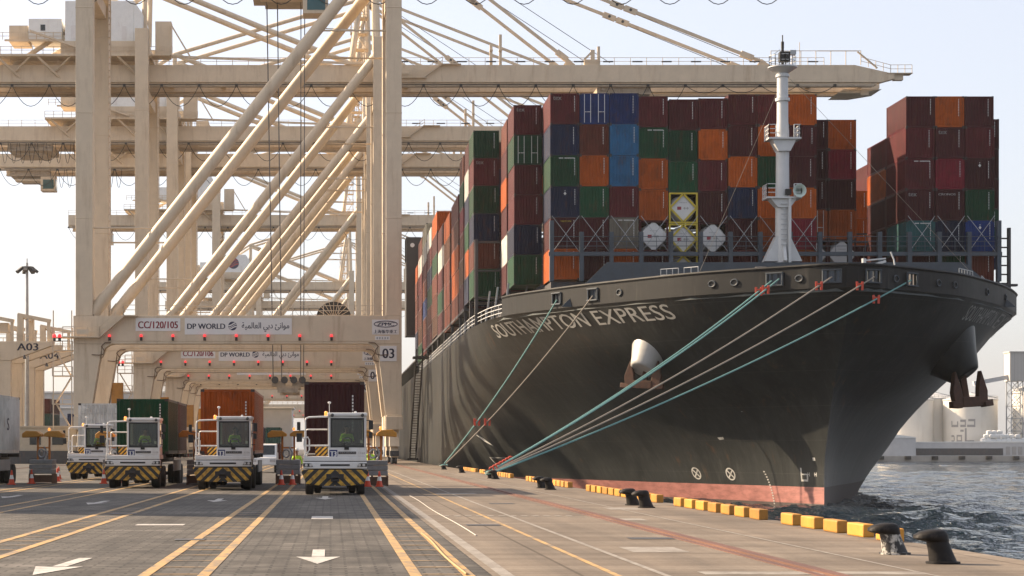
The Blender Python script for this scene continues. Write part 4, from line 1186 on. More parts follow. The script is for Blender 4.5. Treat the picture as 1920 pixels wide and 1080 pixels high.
def container(x, y, z, L_, colour, label, group=None, H_=CH, door=False, marks_=0, logo=None, cast=True, name="shipping_container"):
    o = link_mesh(name, container_mesh(L_, H_, door), None, (x, y, z))
    o.material_slots[0].link = 'OBJECT'; o.material_slots[0].material = M['c_' + colour]
    tag(o, label, "container", group)
    if cast: link_mesh("corner_casting", castings_mesh(L_, H_), o)
    if door:
        d = link_mesh("door", door_mesh(L_, H_), o)
        d.material_slots[0].link = 'OBJECT'; d.material_slots[0].material = M['c_' + colour]
    if marks_ is not None: link_mesh("container_number", marks_mesh(marks_), o)
    if marks_ == 2: link_mesh("owner_letters", owner_mesh(), o)
    if logo:
        q = MB(); s, lx0, lx1, lz0, lz1, mt = logo
        if s == 'diamond':
            q.add([(-.12, -.012, 2.0), (0, -.012, 1.85), (.12, -.012, 2.0), (0, -.012, 2.15)], [(0, 1, 2, 3)]); q.box(-.03, .03, -.014, -.008, 2.2, 2.27)
        else: text_on(q, s, lx0, lx1, lz0, lz1, -.014, .006)
        q.build("logo", M[mt], o, recalc=False)
    return o

ORD = ['topmost', 'second from top', 'third from top', 'fourth from top', 'fifth from top', 'sixth from top', 'seventh from top']
NTH = ['first', 'second', 'third', 'fourth', 'fifth', 'sixth', 'seventh', 'eighth', 'ninth', 'tenth', 'eleventh', 'twelfth', 'thirteenth', 'fourteenth', 'fifteenth']

def tank_container(x, y, z, yellow, label):
    r_ = empty("tank_container", (x, y, z)); tag(r_, label, "tank container", "tank containers among the boxes")
    w, L_ = CW / 2, 6.058
    q = MB()
    for sx in (-w, w - .15):
        for y0 in (0, L_ - .15): q.box(sx, sx + .15, y0, y0 + .15, 0, CH)
    for zz in (0, CH - .14):
        for y0 in (0, L_ - .15): q.box(-w + .15, w - .15, y0, y0 + .12, zz, zz + .14)
        for sx in (-w + .01, w - .13): q.box(sx, sx + .12, .15, L_ - .15, zz, zz + .14)
    if yellow:
        pts = [(0, CH - .1), (w - .1, CH / 2), (0, .1), (-w + .1, CH / 2)]
        for i in range(4):
            a_, b_ = pts[i], pts[(i + 1) % 4]; q.bar((a_[0], .06, a_[1]), (b_[0], .06, b_[1]), .13, .16)
    q.build("frame", M['tank_yellow'] if yellow else M['c_dark maroon'], r_)
    q = MB(); c = .86
    q.lathe([(.3, .14), (.85, .22), (1.08, .5), (1.13, .9), (1.13, L_ - .9), (1.0, L_ - .3), (.3, L_ - .2)], (0, 0, CH / 2), 'y', 26)
    q.build("tank", M['tank_white'], r_, smooth=True)
    q = MB(); d = 1.18; k = .13
    pts = [(-k, d), (k, d), (d, k), (d, -k), (k, -d), (-k, -d), (-d, -k), (-d, k)]
    q.prism_y([(a_, CH / 2 + b_) for a_, b_ in pts], .125, .17); q.build("end_plate", M['tank_white'], r_, bevel=.03)
    q = MB(); q.box(-.5, -.16, .11, .122, 1.15, 1.42); q.build("warning_panel", M['sign_red'], r_)
    q = MB()
    for dx, dz in ((.12, 1.28), (.36, 1.28)): q.add([(dx - .12, .118, dz), (dx, .118, dz - .12), (dx + .12, .118, dz), (dx, .118, dz + .12)], [(0, 1, 2, 3)])
    for k_ in range(5): q.add([(-.3 + k_ * .13, .118, 1.72), (-.22 + k_ * .13, .118, 1.72), (-.22 + k_ * .13, .118, 1.79), (-.3 + k_ * .13, .118, 1.79)], [(0, 1, 2, 3)])
    q.build("plates", M['silo_mark'], r_, recalc=False)
    return r_

PITCH, TP = 2.5, 2.622
colx = lambda i: 18.54 + 1.22 + PITCH * i
A = {   # first bay: top height, then paint from the top down
 0: (31.76, ['maroon:tex', 'navy blue', 'green:top', 'navy blue:mark', 'dark maroon:yellow', 'orange']),
 1: (31.76, ['blue:door', 'rust red', 'orange', 'green', 'maroon', 'dark maroon']),
 2: (31.76, ['blue', 'light blue', 'light blue:worn', 'maroon', 'tan grey:top', 'orange']),
 3: (31.50, ['maroon', 'green:top', 'orange', 'orange', 'TANK', 'dark maroon']),
 4: (31.25, ['maroon', 'green', 'green', 'YTANK', 'YTANK', 'YTANK']),
 5: (31.34, ['maroon', 'orange', 'maroon', 'dark maroon', 'TANK', 'dark maroon']),
 6: (31.67, ['maroon', 'dark maroon:mark2', 'orange', 'navy blue', 'dark maroon', 'maroon']),
 7: (31.67, ['maroon', 'orange', 'green', 'orange', 'orange', 'orange']),
 8: (31.67, ['orange', 'maroon', 'maroon', 'orange', 'crimson', 'orange']),
 12: (31.5, ['maroon', 'maroon', 'maroon:top', 'dark maroon:tex', 'teal:top', 'dark maroon']),
 13: (31.5, ['orange', 'dark maroon:tex', 'crimson', 'dark maroon:cronos', 'navy blue', 'green']),
 14: (31.5, ['dark maroon', 'maroon', 'dark maroon:mark', 'green', 'blue:mark', 'rust red'])}
LOGO = {'tex': ("tex", -.98, -.28, 2.03, 2.33, 'marks'), 'cronos': ("CRONOS", -.98, .45, 2.1, 2.28, 'marks'), 'yellow': ("TRITON", -.4, .5, 2.22, 2.36, 'tank_yellow'), 'mark': ('diamond', 0, 0, 0, 0, 'marks')}
DESC = {'tex': 'with white tex lettering', 'cronos': 'with white CRONOS lettering', 'yellow': 'with small yellow lettering', 'mark': 'with a white mark', 'door': 'showing its door end', 'top': 'with lettered top edge', 'worn': 'with a dark scuff', 'mark2': 'with two faint marks', '': ''}
def stack(i, spec, y, L_, bay, grp, base_col=0):
    top, cols = spec
    for k, c in enumerate(cols):
        z = top - CH - TP * k
        if c in ('TANK', 'YTANK'):
            tank_container(colx(i), y, z, c == 'YTANK', ("yellow framed tank container with diamond end, " if c == 'YTANK' else "white tank container in dark frame, ") + f"{ORD[k]} in {NTH[base_col]} column of {bay}")
            continue
        col, _, ft = c.partition(':')
        lab = f"{col} container {DESC[ft]}, {ORD[k]}, {NTH[base_col]} column of {bay}".replace(' ,', ',')
        mk = 2 if ft == 'top' else (3 if (i + k) % 3 else 1)
        container(colx(i) + random.uniform(-.03, .03), y + random.uniform(-.03, .03), z, L_, col, lab, grp, door=(ft == 'door'), marks_=None if ft == 'door' else mk, logo=LOGO.get(ft))
for n_, i in enumerate(sorted(A)):
    stack(i, A[i], 171.0, 6.058, "front bay", "containers stacked in the front bay", n_)
Bb = {-1: (31.83, ['maroon:tex', 'green:door', 'maroon', 'maroon', 'navy blue', 'green']),
      0: (31.7, ['maroon', 'rust red']), 9: (30.55, ['dark maroon', 'dark maroon', 'dark maroon', 'orange:door', 'TANK']),
      10: (30.55, ['orange', 'crimson', 'dark maroon', 'orange', 'TANK']), 12: (28.9, ['maroon', 'orange', 'dark maroon', 'dark maroon', 'teal']), 15: (30.6, ['dark maroon', 'dark maroon', 'dark maroon', 'green', 'navy blue'])}
for n_, i in enumerate(sorted(Bb)): stack(i, Bb[i], 177.3, 6.058, "second bay", "containers stacked in the second bay", n_)
Cb = {-1: (31.8, ['rust red', 'maroon', 'orange', 'maroon', 'white', 'maroon'])}
for i in Cb: stack(i, Cb[i], 184.8, 6.058, "third bay", "containers stacked in the third bay", 0)
Db = {-2: (31.9, ['green', 'maroon:tex', 'green', 'navy blue', 'rust red', 'green:top']), 11: (23.6, ['orange', 'dark maroon', 'dark maroon']), 12: (26.2, ['orange', 'orange', 'dark maroon']), 13: (28.8, ['maroon', 'maroon', 'green', 'dark maroon'])}
for n_, i in enumerate(sorted(Db)): stack(i, Db[i], 192.0, 6.058, "fourth bay", "containers stacked in the fourth bay", n_)
far = [(199.2, 6.058, 31.9, 6), (206.9, 6.058, 31.7, 6), (214.7, 12.19, 28.7, 5), (229.2, 12.19, 28.6, 5), (243.7, 12.19, 28.9, 5), (258.0, 12.19, 32.0, 6), (272.0, 12.19, 31.6, 6), (286.2, 12.19, 33.6, 7), (300.8, 12.19, 33.2, 7), (315, 9.6, 30.5, 6)]
pal = ['maroon', 'rust red', 'rust red', 'brown', 'white', 'green', 'maroon', 'crimson', 'cream', 'maroon', 'rust red', 'navy blue', 'orange', 'rust red']
rb = random.Random(5)
for b_, (y, L_, top, n) in enumerate(far):
    for i in (-2, -1, 0):
        cols = [rb.choice(pal) for _ in range(n)]
        if y == 258.0 and i == -2: cols = ['orange', 'maroon', 'green', 'rust red', 'rust red', 'brown']
        if y == 286.2 and i == -2: cols = ['cream', 'white', 'maroon', 'rust red', 'blue', 'rust red', 'maroon']
        if i > -2 and n > 3: cols = cols[:3]
        stack(i, (top - (0 if i == -2 else .02), cols), y, L_, f"{NTH[b_ + 4]} bay along the quay side", "containers stacked along the ship's quay side", i + 2)
# lettering on the green container seen in the gap
q = MB(); text_side(q, "UASC", 4.6, 1.2, .9, 1.7, -CW / 2 - .02)
o_ = [o for o in COL.objects if o.get("label", "").startswith("green container, third from top, fifth") or o.get("label", "").startswith("green container, third from top, fourth column of fourth")]
if o_: q.build("logo", M['marks'], o_[0], recalc=False)

# ------------------------------------------------------------------ mooring lines
def line(y_h, side, dx, dz, end, mt, label, r=.062, guard=None):
    p, n, d = out_at(t_of(side, y_h))
    a_ = Vector((p[0], p[1], 14.1)) + d * dx + n * .05 + Vector((0, 0, dz)); b_ = Vector(end)
    pts = []
    for i in range(25):
        t = i / 24; q = a_.lerp(b_, t); q.z -= 4 * t * (1 - t) * .6; pts.append(q)
    mb = MB(); mb.path(pts, r, 8)
    root = empty("mooring_line", tuple(b_)); tag(root, label, "mooring line", "mooring lines from the bow to the bollards")
    mb.build("rope", M[mt], root, world_parent=True, smooth=True)
    mb = MB()
    mb.path([b_ + Vector((.30 * math.cos(t), .28 * math.sin(t), -.05 + .03 * math.sin(3 * t))) - Vector((b_.x - 9.6, b_.y - end_c, 0)) for t in np.linspace(0, 6.28, 18)], r * 1.2, 7)
    mb.build("eye_loop", M[mt], root, world_parent=True, smooth=True)
    if guard is not None:
        q = a_.lerp(b_, guard); q.z -= 4 * guard * (1 - guard) * .6
        dr = (b_ - a_).normalized(); s_ = dr.cross(Vector((0, 0, 1))).normalized(); u = s_.cross(dr)
        g_ = empty("rat_guard", tuple(q)); tag(g_, "red rat guard clipped on the " + label.split(',')[0], "rat guard", "red rat guards on the mooring lines")
        m1 = MB()
        for sg in (-1, 1):
            c = q + Vector((sg * .17, 0, 0)); m1.bar(c + Vector((0, 0, -.32)), c + Vector((sg * .03, 0, .30)), .17, .06)
        m1.bar(q + Vector((-.2, 0, .12)), q + Vector((.2, 0, .12)), .05, .1)
        m1.build("guard_plate", M['ratred'], g_, world_parent=True, bevel=.02)
    return root
end_c = 121.5
E = (9.62, 121.4, .42)
line(148.7, -1, -.25, .0, (9.55, 121.5, .44), 'teal_rope', "left teal bow line of the close pair, from the chock after the ship's name", guard=.055)
line(148.7, -1, .35, .1, (9.62, 121.6, .46), 'teal_rope', "right teal bow line of the close pair, slightly above its twin", guard=.055)
line(145.95, -1, .0, .05, (9.66, 121.5, .40), 'tan_rope', "upper grey bow line, running from the stem chock to the bollard", guard=.045)
line(146.0, 1, .1, .05, (9.70, 121.4, .38), 'tan_rope', "lower grey bow line, running from the stem chock to the bollard", guard=.045)
line(148.9, 1, -.1, .05, (9.74, 121.3, .36), 'teal_rope', "lowest teal bow line, from the chock furthest right", guard=.10)
end_c = 172.0
line(168.0, -1, .0, .0, (9.58, 172.0, .42), 'teal_rope', "pale teal line, from the leftmost chock above the ship's name", guard=.70)
line(163.4, -1, .0, .0, (9.66, 172.0, .40), 'tan_rope', "tan line, crossing the ship's name to the distant bollard", guard=.70)
mb = MB()
for i in range(7):
    t = i / 6; y = 121.5 + 1.9 * t
    mb.path([(9.65 + 1.35 * t * 1 + .14 * math.cos(a_), y + .5 * t, .55 + .62 * t + .14 * math.sin(a_)) for a_ in np.linspace(0, 6.28, 9)], .05, 5)
tag(mb.build("chafe_sleeve", M['ratred']), "red chafe sleeve wrapped round the bow lines above their bollard", "sleeve")

# gangway against the hull
gw = empty("gangway", (12.4, 292, 0)); tag(gw, "dark steel gangway ladder leaning on the hull beyond the crane leg", "gangway")
q = MB()
for x in (-.45, .45):
    for dz in (0, 1.0): q.bar((x, 14, .3 + dz), (x, -10, 14.6 + dz), .16, .16)
for i in range(40):
    t = i / 39; y, z = 14 - 24 * t, .3 + 14.3 * t
    q.box(-.45, .45, y - .15, y + .15, z - .04, z + .04)
    if i % 3 == 0:
        for x in (-.45, .45): q.bar((x, y, z), (x, y, z + 1.0), .08, .08)
q.build("ladder", M['chassis'], gw)
q = MB(); q.box(-.8, .8, 13.5, 15.5, 0, .3); q.box(-1, 1.2, -12, -9.5, 14.2, 14.5); q.build("landing", M['chassis'], gw)
# ------------------------------------------------------------------ ship-to-shore cranes
G = 35.07                                   # rail gauge; local x = 0 is the waterside rail, -G the landside rail
FD = 16.5                                   # distance between the near and far leg frames
GY = ((3.6, 5.3), (12.0, 13.7))             # the two girders
GZ0, GZ1 = 56.8, 59.4

def handrail(mb, pts, h=1.1, post=1.8, r=.035, bars=2):
    rail_run(mb, pts, h, post, r, bars)

def build_crane():
    root = empty("gantry_crane", (0, 0, 0))
    C = M['crane']
    def P(mb, name, mats=C, parent=None, **k): return mb.build(name, mats, parent or root, **k)
    for fy in (0, FD):
        q = MB(); q.prism_y([(-36.5, 13.7), (-36.5, 5.6), (-34.55, 5.6), (-33.2, 13.7)], fy + .05, fy + 1.95); q.box(-36.25, -34.3, fy, fy + 2, 16.9, 64.2)
        for z in (28, 40, 52): q.box(-36.29, -34.26, fy - .04, fy + 2.04, z, z + .12)
        P(q, "leg", bevel=.05)
        q = MB(); q.prism_y([(.93, 13.7), (.93, 5.6), (-.92, 5.6), (-1.85, 13.7)], fy + .05, fy + 1.95); q.box(-.85, .93, fy, fy + 2, 16.9, 63.0)
        for z in (28, 40, 52): q.box(-.89, .97, fy - .04, fy + 2.04, z, z + .12)
        P(q, "leg", bevel=.05)
        q = MB(); q.box(-36.5, .93, fy, fy + 2.0, 13.7, 16.9); q.box(-33, -2, fy - .06, fy - .0, 14.0, 14.09)
        # rounded haunches where the beam meets the legs
        for x0, s_ in ((-33.2, 1), (-1.85, -1)):
            q.prism_y([(x0 - .0, 13.7), (x0 + s_ * 1.3, 13.7), (x0 + s_ * .75, 13.55), (x0 + s_ * .3, 13.2), (x0 + s_ * .08, 12.6), (x0 - s_ * .12, 12.1)], fy + .1, fy + 1.9)
        P(q, "portal_beam", bevel=.04)
        q = MB(); y = fy + 1
        q.tube((-34.4, y, 17.2), (-.3, y, 60.4), .70, 18)
        q.tube((-34.4, y, 17.2), (-32.9, y, 19.1), .78, 18)
        P(q, "diagonal_brace", smooth=True)
        q = MB()
        q.tube((-35, y, 27.0), (-26.6, y, 27.0), .11, 6); P(q, "tie_rod")
        q = MB(); q.tube((-9.0, y, 49.6), (-.6, y, 49.6), .11, 6); q.bar((-9.0, y, 49.9), (-.6, y, 49.5), .1, .1); P(q, "tie_rod")
    # joints in the knees (small black pipes that turn round the corners)
    q = MB()
    for fy in (0, FD):
        for x0, s_ in ((-33.2, 1), (-1.85, -1)):
            q.path([(x0 + s_ * a_, fy - .08, 13.6 + b_) for a_, b_ in ((1.0, .25), (.3, .2), (-.1, -.2), (.25, -.7), (.1, -1.1), (-.4, -1.2), (-1.2, -1.15))], .055, 6)
    P(q, "cable_loop", M['crate'])
    for x in (-35.4, .05):
        q = MB(); q.box(x - .9, x + .9, -.8, FD + 2.8, 3.9, 5.6); q.box(x - .95, x + .95, -1.1, -.8, 3.9, 5.4); P(q, "sill_beam", bevel=.05)
        for yy in (-1.6, FD - 1.5):
            q = MB()
            q.prism_x([(yy, 2.0), (yy + 5.0, 2.0), (yy + 3.6, 3.9), (yy + 1.4, 3.9)], x - .55, x + .55)
            for k in (0, 1): q.prism_x([(yy + k * 2.6 + .1, .75), (yy + k * 2.6 + 2.3, .75), (yy + k * 2.6 + 1.8, 2.0), (yy + k * 2.6 + .6, 2.0)], x - .45, x + .45)
            b_ = P(q, "bogie", M['crane'], bevel=.03)
            for k in range(4):
                w = MB(); w.lathe([(.32, -.3), (.40, -.28), (.40, -.1), (.34, -.09), (.34, .09), (.40, .1), (.40, .28), (.32, .3)], (x, yy + .55 + k * 1.28, .41), 'x', 16)
                P(w, "wheel", M['dark_steel'], b_, smooth=True)
            w = MB(); w.box(x - .5, x + .5, yy - .45, yy - .05, .9, 1.5); w.tube((x, yy - .8, 1.2), (x, yy - .4, 1.2), .16, 8); P(w, "buffer", M['dark_steel'], b_)
    # side cross beams high between the frames
    for x in (-35.3, .04):
        for z in (54.2, 61.0):
            q = MB(); q.box(x - .7, x + .7, 2.0, FD, z, z + 1.6); P(q, "cross_beam", bevel=.04)
    # girders and boom
    for gi, (y0, y1) in enumerate(GY):
        q = MB()
        q.prism_y([(-72, GZ0), (75.6, GZ0), (77.6, GZ0 + .55), (77.6, GZ0 + 1.25), (71.6, GZ1), (-72, GZ1)], y0, y1)
        q.box(-72, 75, y0 + .3, y1 - .3, GZ0 - .34, GZ0)
        for x in (-46, -20, 9.5, 25, 41, 56): q.box(x, x + .12, y0 - .03, y1 + .03, GZ0 + .04, GZ1 - .04)
        P(q, "boom_girder", bevel=.03)
        q = MB(); q.box(-72, 74.5, y0 - .05, y0 + .12, GZ0 - .66, GZ0 - .34); q.box(-72, 74.5, y1 - .4, y1 - .2, GZ0 - .55, GZ0 - .34); P(q, "trolley_rail", M['crane_dark'])
        q = MB(); yy = y0 + .1 if gi == 0 else y1 - .1
        handrail(q, [(-72, yy, GZ1), (-10, yy, GZ1)], 1.1, 2.4, .04); handrail(q, [(1.5, yy, GZ1), (67, yy, GZ1)], 1.1, 2.4, .04)
        P(q, "girder_railing", C)
        q = MB()
        for k in range(15): q.box(3 + k * 4.4, 4.5 + k * 4.4, yy - .12, yy + .12, GZ1 + .42, GZ1 + .60)
        P(q, "floodlight_bar", M['dark_steel'])
    q = MB()
    for x in (-71.6, -64, -56.6, -48, -40, -32, -24, -16, -8, 4, 66, 74): q.box(x, x + .7, GY[0][1], GY[1][0], GZ0 + .5, GZ1 - .4)
    P(q, "girder_tie")
    q = MB(); q.prism_y([(69.5, GZ0 - 1.3), (72.6, GZ0 - 1.3), (76.2, GZ0 - .7), (70.5, GZ0 - .7)], 5.6, 11.7); q.box(73, 74.2, 5.5, 5.7, GZ0 - 1.6, GZ0 - .7); q.box(76.5, 80.3, GY[0][0] - .1, GY[0][1] + .2, GZ0 + 1.3, GZ0 + 1.42); q.box(77.6, 79, 4, 5, GZ0 + .4, GZ0 + 1.3); P(q, "boom_tip_platform", M['crane'])
    q = MB(); handrail(q, [(59, GY[0][0], GZ1), (72.5, GY[0][0], GZ1 + .02)], 2.1, 2.2, .05, 1); handrail(q, [(72.5, GY[0][0], GZ1), (77.0, GY[0][0], GZ0 + 1.4), (80.2, GY[0][0], GZ0 + 1.42)], 1.2, 1.2, .04, 2); q.bar((66, GY[0][0], GZ1 + 2.1), (72, GY[0][0], GZ1 + 2.1), .12, .12)
    q.bar((72, GY[0][0], GZ1 + 2.0), (75, GY[0][0], GZ0 + 2.1), .22, .22); q.bar((63.3, GY[0][0], GZ1), (63.3, GY[0][0], GZ1 + 3.4), .08, .08)
    P(q, "boom_tip_railing")
    # stair that climbs the boom hinge
    q = MB(); y = GY[0][0] - .35
    q.box(.95, 7.2, y - .4, y + .3, GZ0 + .55, GZ0 + .65); q.bar((6.6, y, GZ0 + .6), (9.6, y, GZ1 + .1), .5, .18); handrail(q, [(.95, y - .4, GZ0 + .65), (6.6, y - .4, GZ0 + .65), (9.6, y - .4, GZ1 + .1)], 1.0, 1.6, .04); q.box(9.4, 12.4, y - .4, y + .3, GZ1 - .05, GZ1 + .08)
    q.box(2.6, 4.6, y - .42, y - .32, GZ0 + 1.2, GZ0 + 2.0)
    P(q, "hinge_stair")
    # festoon cables under the near girder
    q = MB(); y = GY[0][0] - .12
    for k in range(25):
        x0 = -71.9 + k * 5.62
        if -12 < x0 + 2 < -9: pass
        dz = 3.2 if x0 < 46 else 1.2
        q.path([(x0 + 5.62 * t, y, GZ0 - .45 - dz * (1 - (2 * t - 1) ** 2)) for t in [i / 10 for i in range(11)]], .055, 5)
    for k in range(26): q.box(-72.1 + k * 5.62, -71.7 + k * 5.62, y - .1, y + .1, GZ0 - .7, GZ0 - .3)
    q.tube((-71, y, GZ0 - .35), (60, y, GZ0 - .35), .05, 5)
    P(q, "festoon_cable", M['cable'])
    # apex frame, stays
    for y in (4.45, 12.85):
        q = MB(); q.tube((-.2, y, 63), (-.6, 8.0 if y < 8 else 9.2, 83), .55, 10, .42); q.tube((-4.2, y, GZ1), (-.9, 8.0 if y < 8 else 9.2, 82), .42, 10, .35); P(q, "apex_leg", smooth=True)
        q = MB(); q.tube((-35.3, y, 64), (-35.1, y, 72.6), .42, 10, .38); P(q, "landside_post", smooth=True)
        q = MB(); q.tube((-.7, y, 82.6), (-35.1, y, 72.4), .36, 10); P(q, "top_stay", smooth=True)
        q = MB(); q.tube((-35.1, y, 72.4), (-4.0, y, GZ1 + .2), .42, 10); P(q, "inner_strut", smooth=True)
        q = MB(); q.tube((-35.1, y, 72.4), (-55, y, GZ1 + .1), .36, 10); P(q, "back_stay", smooth=True)
        for x1, z1, cut in ((29.0, GZ1 + .5, .5), (58.2, GZ1 + .5, .62)):
            a_, b_ = Vector((-.3, y, 82.8)), Vector((x1, y, z1))
            q = MB(); q.bar(a_, b_, .30, .46)
            for t in (cut, cut + .035, .955):
                c = a_.lerp(b_, t); d = (b_ - a_).normalized(); q.bar(c - d * 1.0, c + d * 1.0, .5, .85)
            q.bar(b_ - Vector((.5, 0, .7)), b_ + Vector((.1, 0, .1)), .5, 1.4)
            fs_ = P(q, "forestay")
            q = MB()
            for t in (cut, cut + .035): c = a_.lerp(b_, t); q.tube(c - Vector((0, .32, 0)), c + Vector((0, .32, 0)), .22, 10)
            P(q, "stay_pin", M['dark_steel'], fs_)
        q = MB()
        for k in (0, 1): q.tube((.3, y + .7 + .5 * k, 83), (57 - 22 * k, y + .7, GZ1 + .6), .05, 4)
        P(q, "boom_hoist_rope", M['rope_steel'])
    q = MB(); q.box(-1.3, .6, 7.4, 9.8, 82, 84.4); P(q, "apex_head")
    for x in (17.0, 18.4): 
        q = MB(); q.bar((x, GY[0][0] + .8, GZ1), (x, GY[0][0] + .8, GZ1 + (3.2 if x < 18 else 4.7)), .42, .42); q.box(x - .25, x + .25, GY[0][0] + .3, GY[0][0] + 1.2, GZ1 + 2.2, GZ1 + 2.4); P(q, "stay_rest_post")
    q = MB(); q.box(31, 33.4, 4, 5, GZ1, GZ1 + .9); q.box(32.0, 32.6, 4.2, 4.6, GZ1 + .9, GZ1 + 2.4); q.box(33.0, 33.4, 4.2, 4.6, GZ1 + .9, GZ1 + 2.9); q.bar((31, 4.4, GZ1 + .9), (32.3, 4.4, GZ1 + 2.2), .3, .3); P(q, "boom_sheave_stand")
    # machinery house and backreach platforms
    q = MB(); q.box(-58, -34.0, 1.2, 16.2, 60.3, 60.62)
    for x in (-57, -51, -45, -39): q.bar((x, 1.5, 60.3), (x + 3.4, 3.9, 57.2), .3, .3); q.bar((x + 5, 1.5, 60.3), (x + 2, 3.9, 58), .22, .22)
    q.box(-47.5, -35.4, 1.6, 2.0, 60.62, 62.6); q.box(-41.5, -40.5, 1.2, 1.8, 60, 62.6)
    handrail(q, [(-58, 1.3, 60.62), (-34.2, 1.3, 60.62)], 1.1, 1.6, .045, 2)
    q.bar((-52, .9, 64), (-43, .9, 60.8), .7, .25)
    P(q, "house_platform")
    q = MB(); q.box(-46.9, -36.6, 2.0, 15.4, 62.6, 68.7); q.prism_y([(-36.6, 62.6), (-35.3, 62.6), (-35.3, 66.8), (-36.6, 68.7)], 2.0, 15.4)
    hs = P(q, "machinery_house", M['white_paint'], bevel=.06)
    q = MB(); q.box(-46, -45.2, 1.95, 2.0, 62.9, 65); q.box(-38.4, -37.7, 1.95, 2.0, 62.9, 64.9); P(q, "door", M['sign'], hs)
    q = MB(); q.box(-52.4, -47.4, 2.4, 9, 63.0, 66.1); hs2 = P(q, "electrical_room", M['white_paint'], bevel=.05)
    q = MB(); q.box(-50.6, -49.9, 2.35, 2.4, 64.3, 65.2); P(q, "window", M['glass_dark'], hs2)
    q = MB(); q.box(-55.4, -52.6, 3, 8, 62.7, 65.2); q.box(-56, -47.3, 2.3, 2.5, 62.7, 63); handrail(q, [(-57.5, 2.2, 62.9), (-47.4, 2.2, 62.9)], 1.1, 1.2, .045, 2); P(q, "rear_cabin", C)
    q = MB(); q.box(-34.0, -31.2, 1.4, 5, 60.4, 60.6); q.box(-33.4, -31.0, 2, 4.4, 60.6, 65.6); handrail(q, [(-34, 1.4, 60.6), (-30.8, 1.4, 60.6)], 1.1, 1, .045); q.bar((-31, 1.6, 65), (-28, 1.6, 60), .6, .2); P(q, "access_landing")
    q = MB(); q.bar((-34, GY[0][0] - .3, GZ1 + 1.3), (-1.6, GY[0][0] - .3, GZ1 + .1), .3, .34); P(q, "cable_pipe")
    # lattice stair tower beside the waterside leg
    q = MB()
    for x in (-3.4, -1.6):
        for y in (9, 11): q.bar((x, y, 58), (x, y, 80), .12, .12)
    for k in range(9):
        z = 58 + k * 2.4
        q.box(-3.6, -1.4, 8.8, 11.2, z, z + .1); handrail(q, [(-3.6, 8.8, z), (-1.4, 8.8, z)], 1.0, .9, .04, 2)
        q.bar((-3.3 if k % 2 else -1.7, 8.9, z), (-1.7 if k % 2 else -3.3, 8.9, z + 2.4), .35, .12)
    P(q, "stair_tower", C)
    q = MB()                                      # caged ladder up the inside of the landside far leg
    for z in np.arange(17.5, 62, .8): q.box(-34.24, -34.0, FD - .3, FD + .2, z, z + .06)
    for y in (FD - .3, FD + .2): q.bar((-34.05, y, 17), (-34.05, y, 62), .06, .06)
    P(q, "leg_ladder", C)
    # walkways at portal level
    q = MB()
    q.box(-37.6, -33.4, -.95, -.02, 14.38, 14.5); q.bar((-33.5, -.5, 14.45), (-30.6, -.5, 16.95), .75, .22); q.box(-30.8, -29.2, -.95, -.02, 16.8, 16.92)
    handrail(q, [(-37.6, -.95, 14.5), (-33.4, -.95, 14.5), (-30.7, -.95, 16.95), (-29.2, -.95, 16.95)], 1.1, 1.3, .045, 2)
    q.box(-36.0, -34.6, -.98, -.94, 14.7, 15.3)
    P(q, "portal_walkway")
    q = MB(); handrail(q, [(-29, .15, 16.9), (-1.0, .15, 16.9)], 1.15, 1.8, .045, 2); P(q, "beam_railing")
    q = MB(); handrail(q, [(-33, FD + .2, 16.9), (-1.2, FD + .2, 16.9)], 1.15, 1.8, .045, 2)
    P(q, "beam_railing")
    q = MB()
    for z in (6.8, 10.0, 12.9, 14.4): q.box(-38.9, -36.55, .1, 2.2, z, z + .1); handrail(q, [(-38.9, .1, z), (-36.6, .1, z)], 1.1, 1.1, .045, 2)
    for x in (-38.8, -36.7): q.bar((x, .15, 4), (x, .15, 17.5), .12, .12)
    for k, z in enumerate((4.0, 6.9, 10.0)): q.bar((-38.6 if k % 2 else -36.8, .6, z), (-36.8 if k % 2 else -38.6, .6, z + 3), .5, .15)
    P(q, "stair_flight", C)
    q = MB(); q.box(-34.0, -32.6, FD + .3, FD + 1.3, 5.7, 9.8)
    P(q, "electrical_cabinet", M['yellow'])
    for k in range(8):                           # red warning lamps along the beam
        x = -32.35 + 3.61 * k; q = MB()
        q.lathe([(.10, -.42), (.15, -.40), (.15, -.02), (.1, 0)], (x, -.32, 14.45), 'z', 10); q.box(x - .04, x + .04, -.32, -.0, 14.05, 14.15)
        lamp = P(q, "warning_lamp", M['black'])
        q = MB(); q.lathe([(.13, 0), (.185, .08), (.185, .21), (.12, .31), (.03, .34)], (x, -.32, 14.45), 'z', 12); P(q, "lens", M['lamp_red'], lamp, smooth=True)
    q = MB(); q.bar((-37, -.5, 14.0), (-38.7, -.5, 14.0), .06, .06)
    for x in (-38.6, -38.0): q.lathe([(.12, -.35), (.17, -.3), (.17, .0), (.1, .02)], (x, -.5, 14.35), 'z', 10)
    arm = P(q, "signal_arm", M['black'])
    q = MB()
    for x in (-38.6, -38.0): q.lathe([(.17, .02), (.22, .12), (.22, .3), (.1, .44)], (x, -.5, 14.35), 'z', 10)
    P(q, "lens", M['lamp_red'], arm, smooth=True)
    # cable reel
    cr = (-6.8, FD + 3.2, 17.7); q = MB()
    q.lathe([(1.35, -.3), (2.2, -.3), (2.2, .3), (1.35, .3)], cr, 'y', 40); reel = P(q, "cable_reel", M['cable'], smooth=True)
    q = MB()
    for i in range(24):
        t = 2 * math.pi * i / 24; q.bar((cr[0] + .2 * math.cos(t), cr[1] - .38, cr[2] + .2 * math.sin(t)), (cr[0] + 2.45 * math.cos(t), cr[1] - .38, cr[2] + 2.45 * math.sin(t)), .06, .06)
    q.bar((cr[0], cr[1], cr[2]), (cr[0], cr[1] - 1.2, 13.9), .5, .5)
    P(q, "spoke", C, reel)
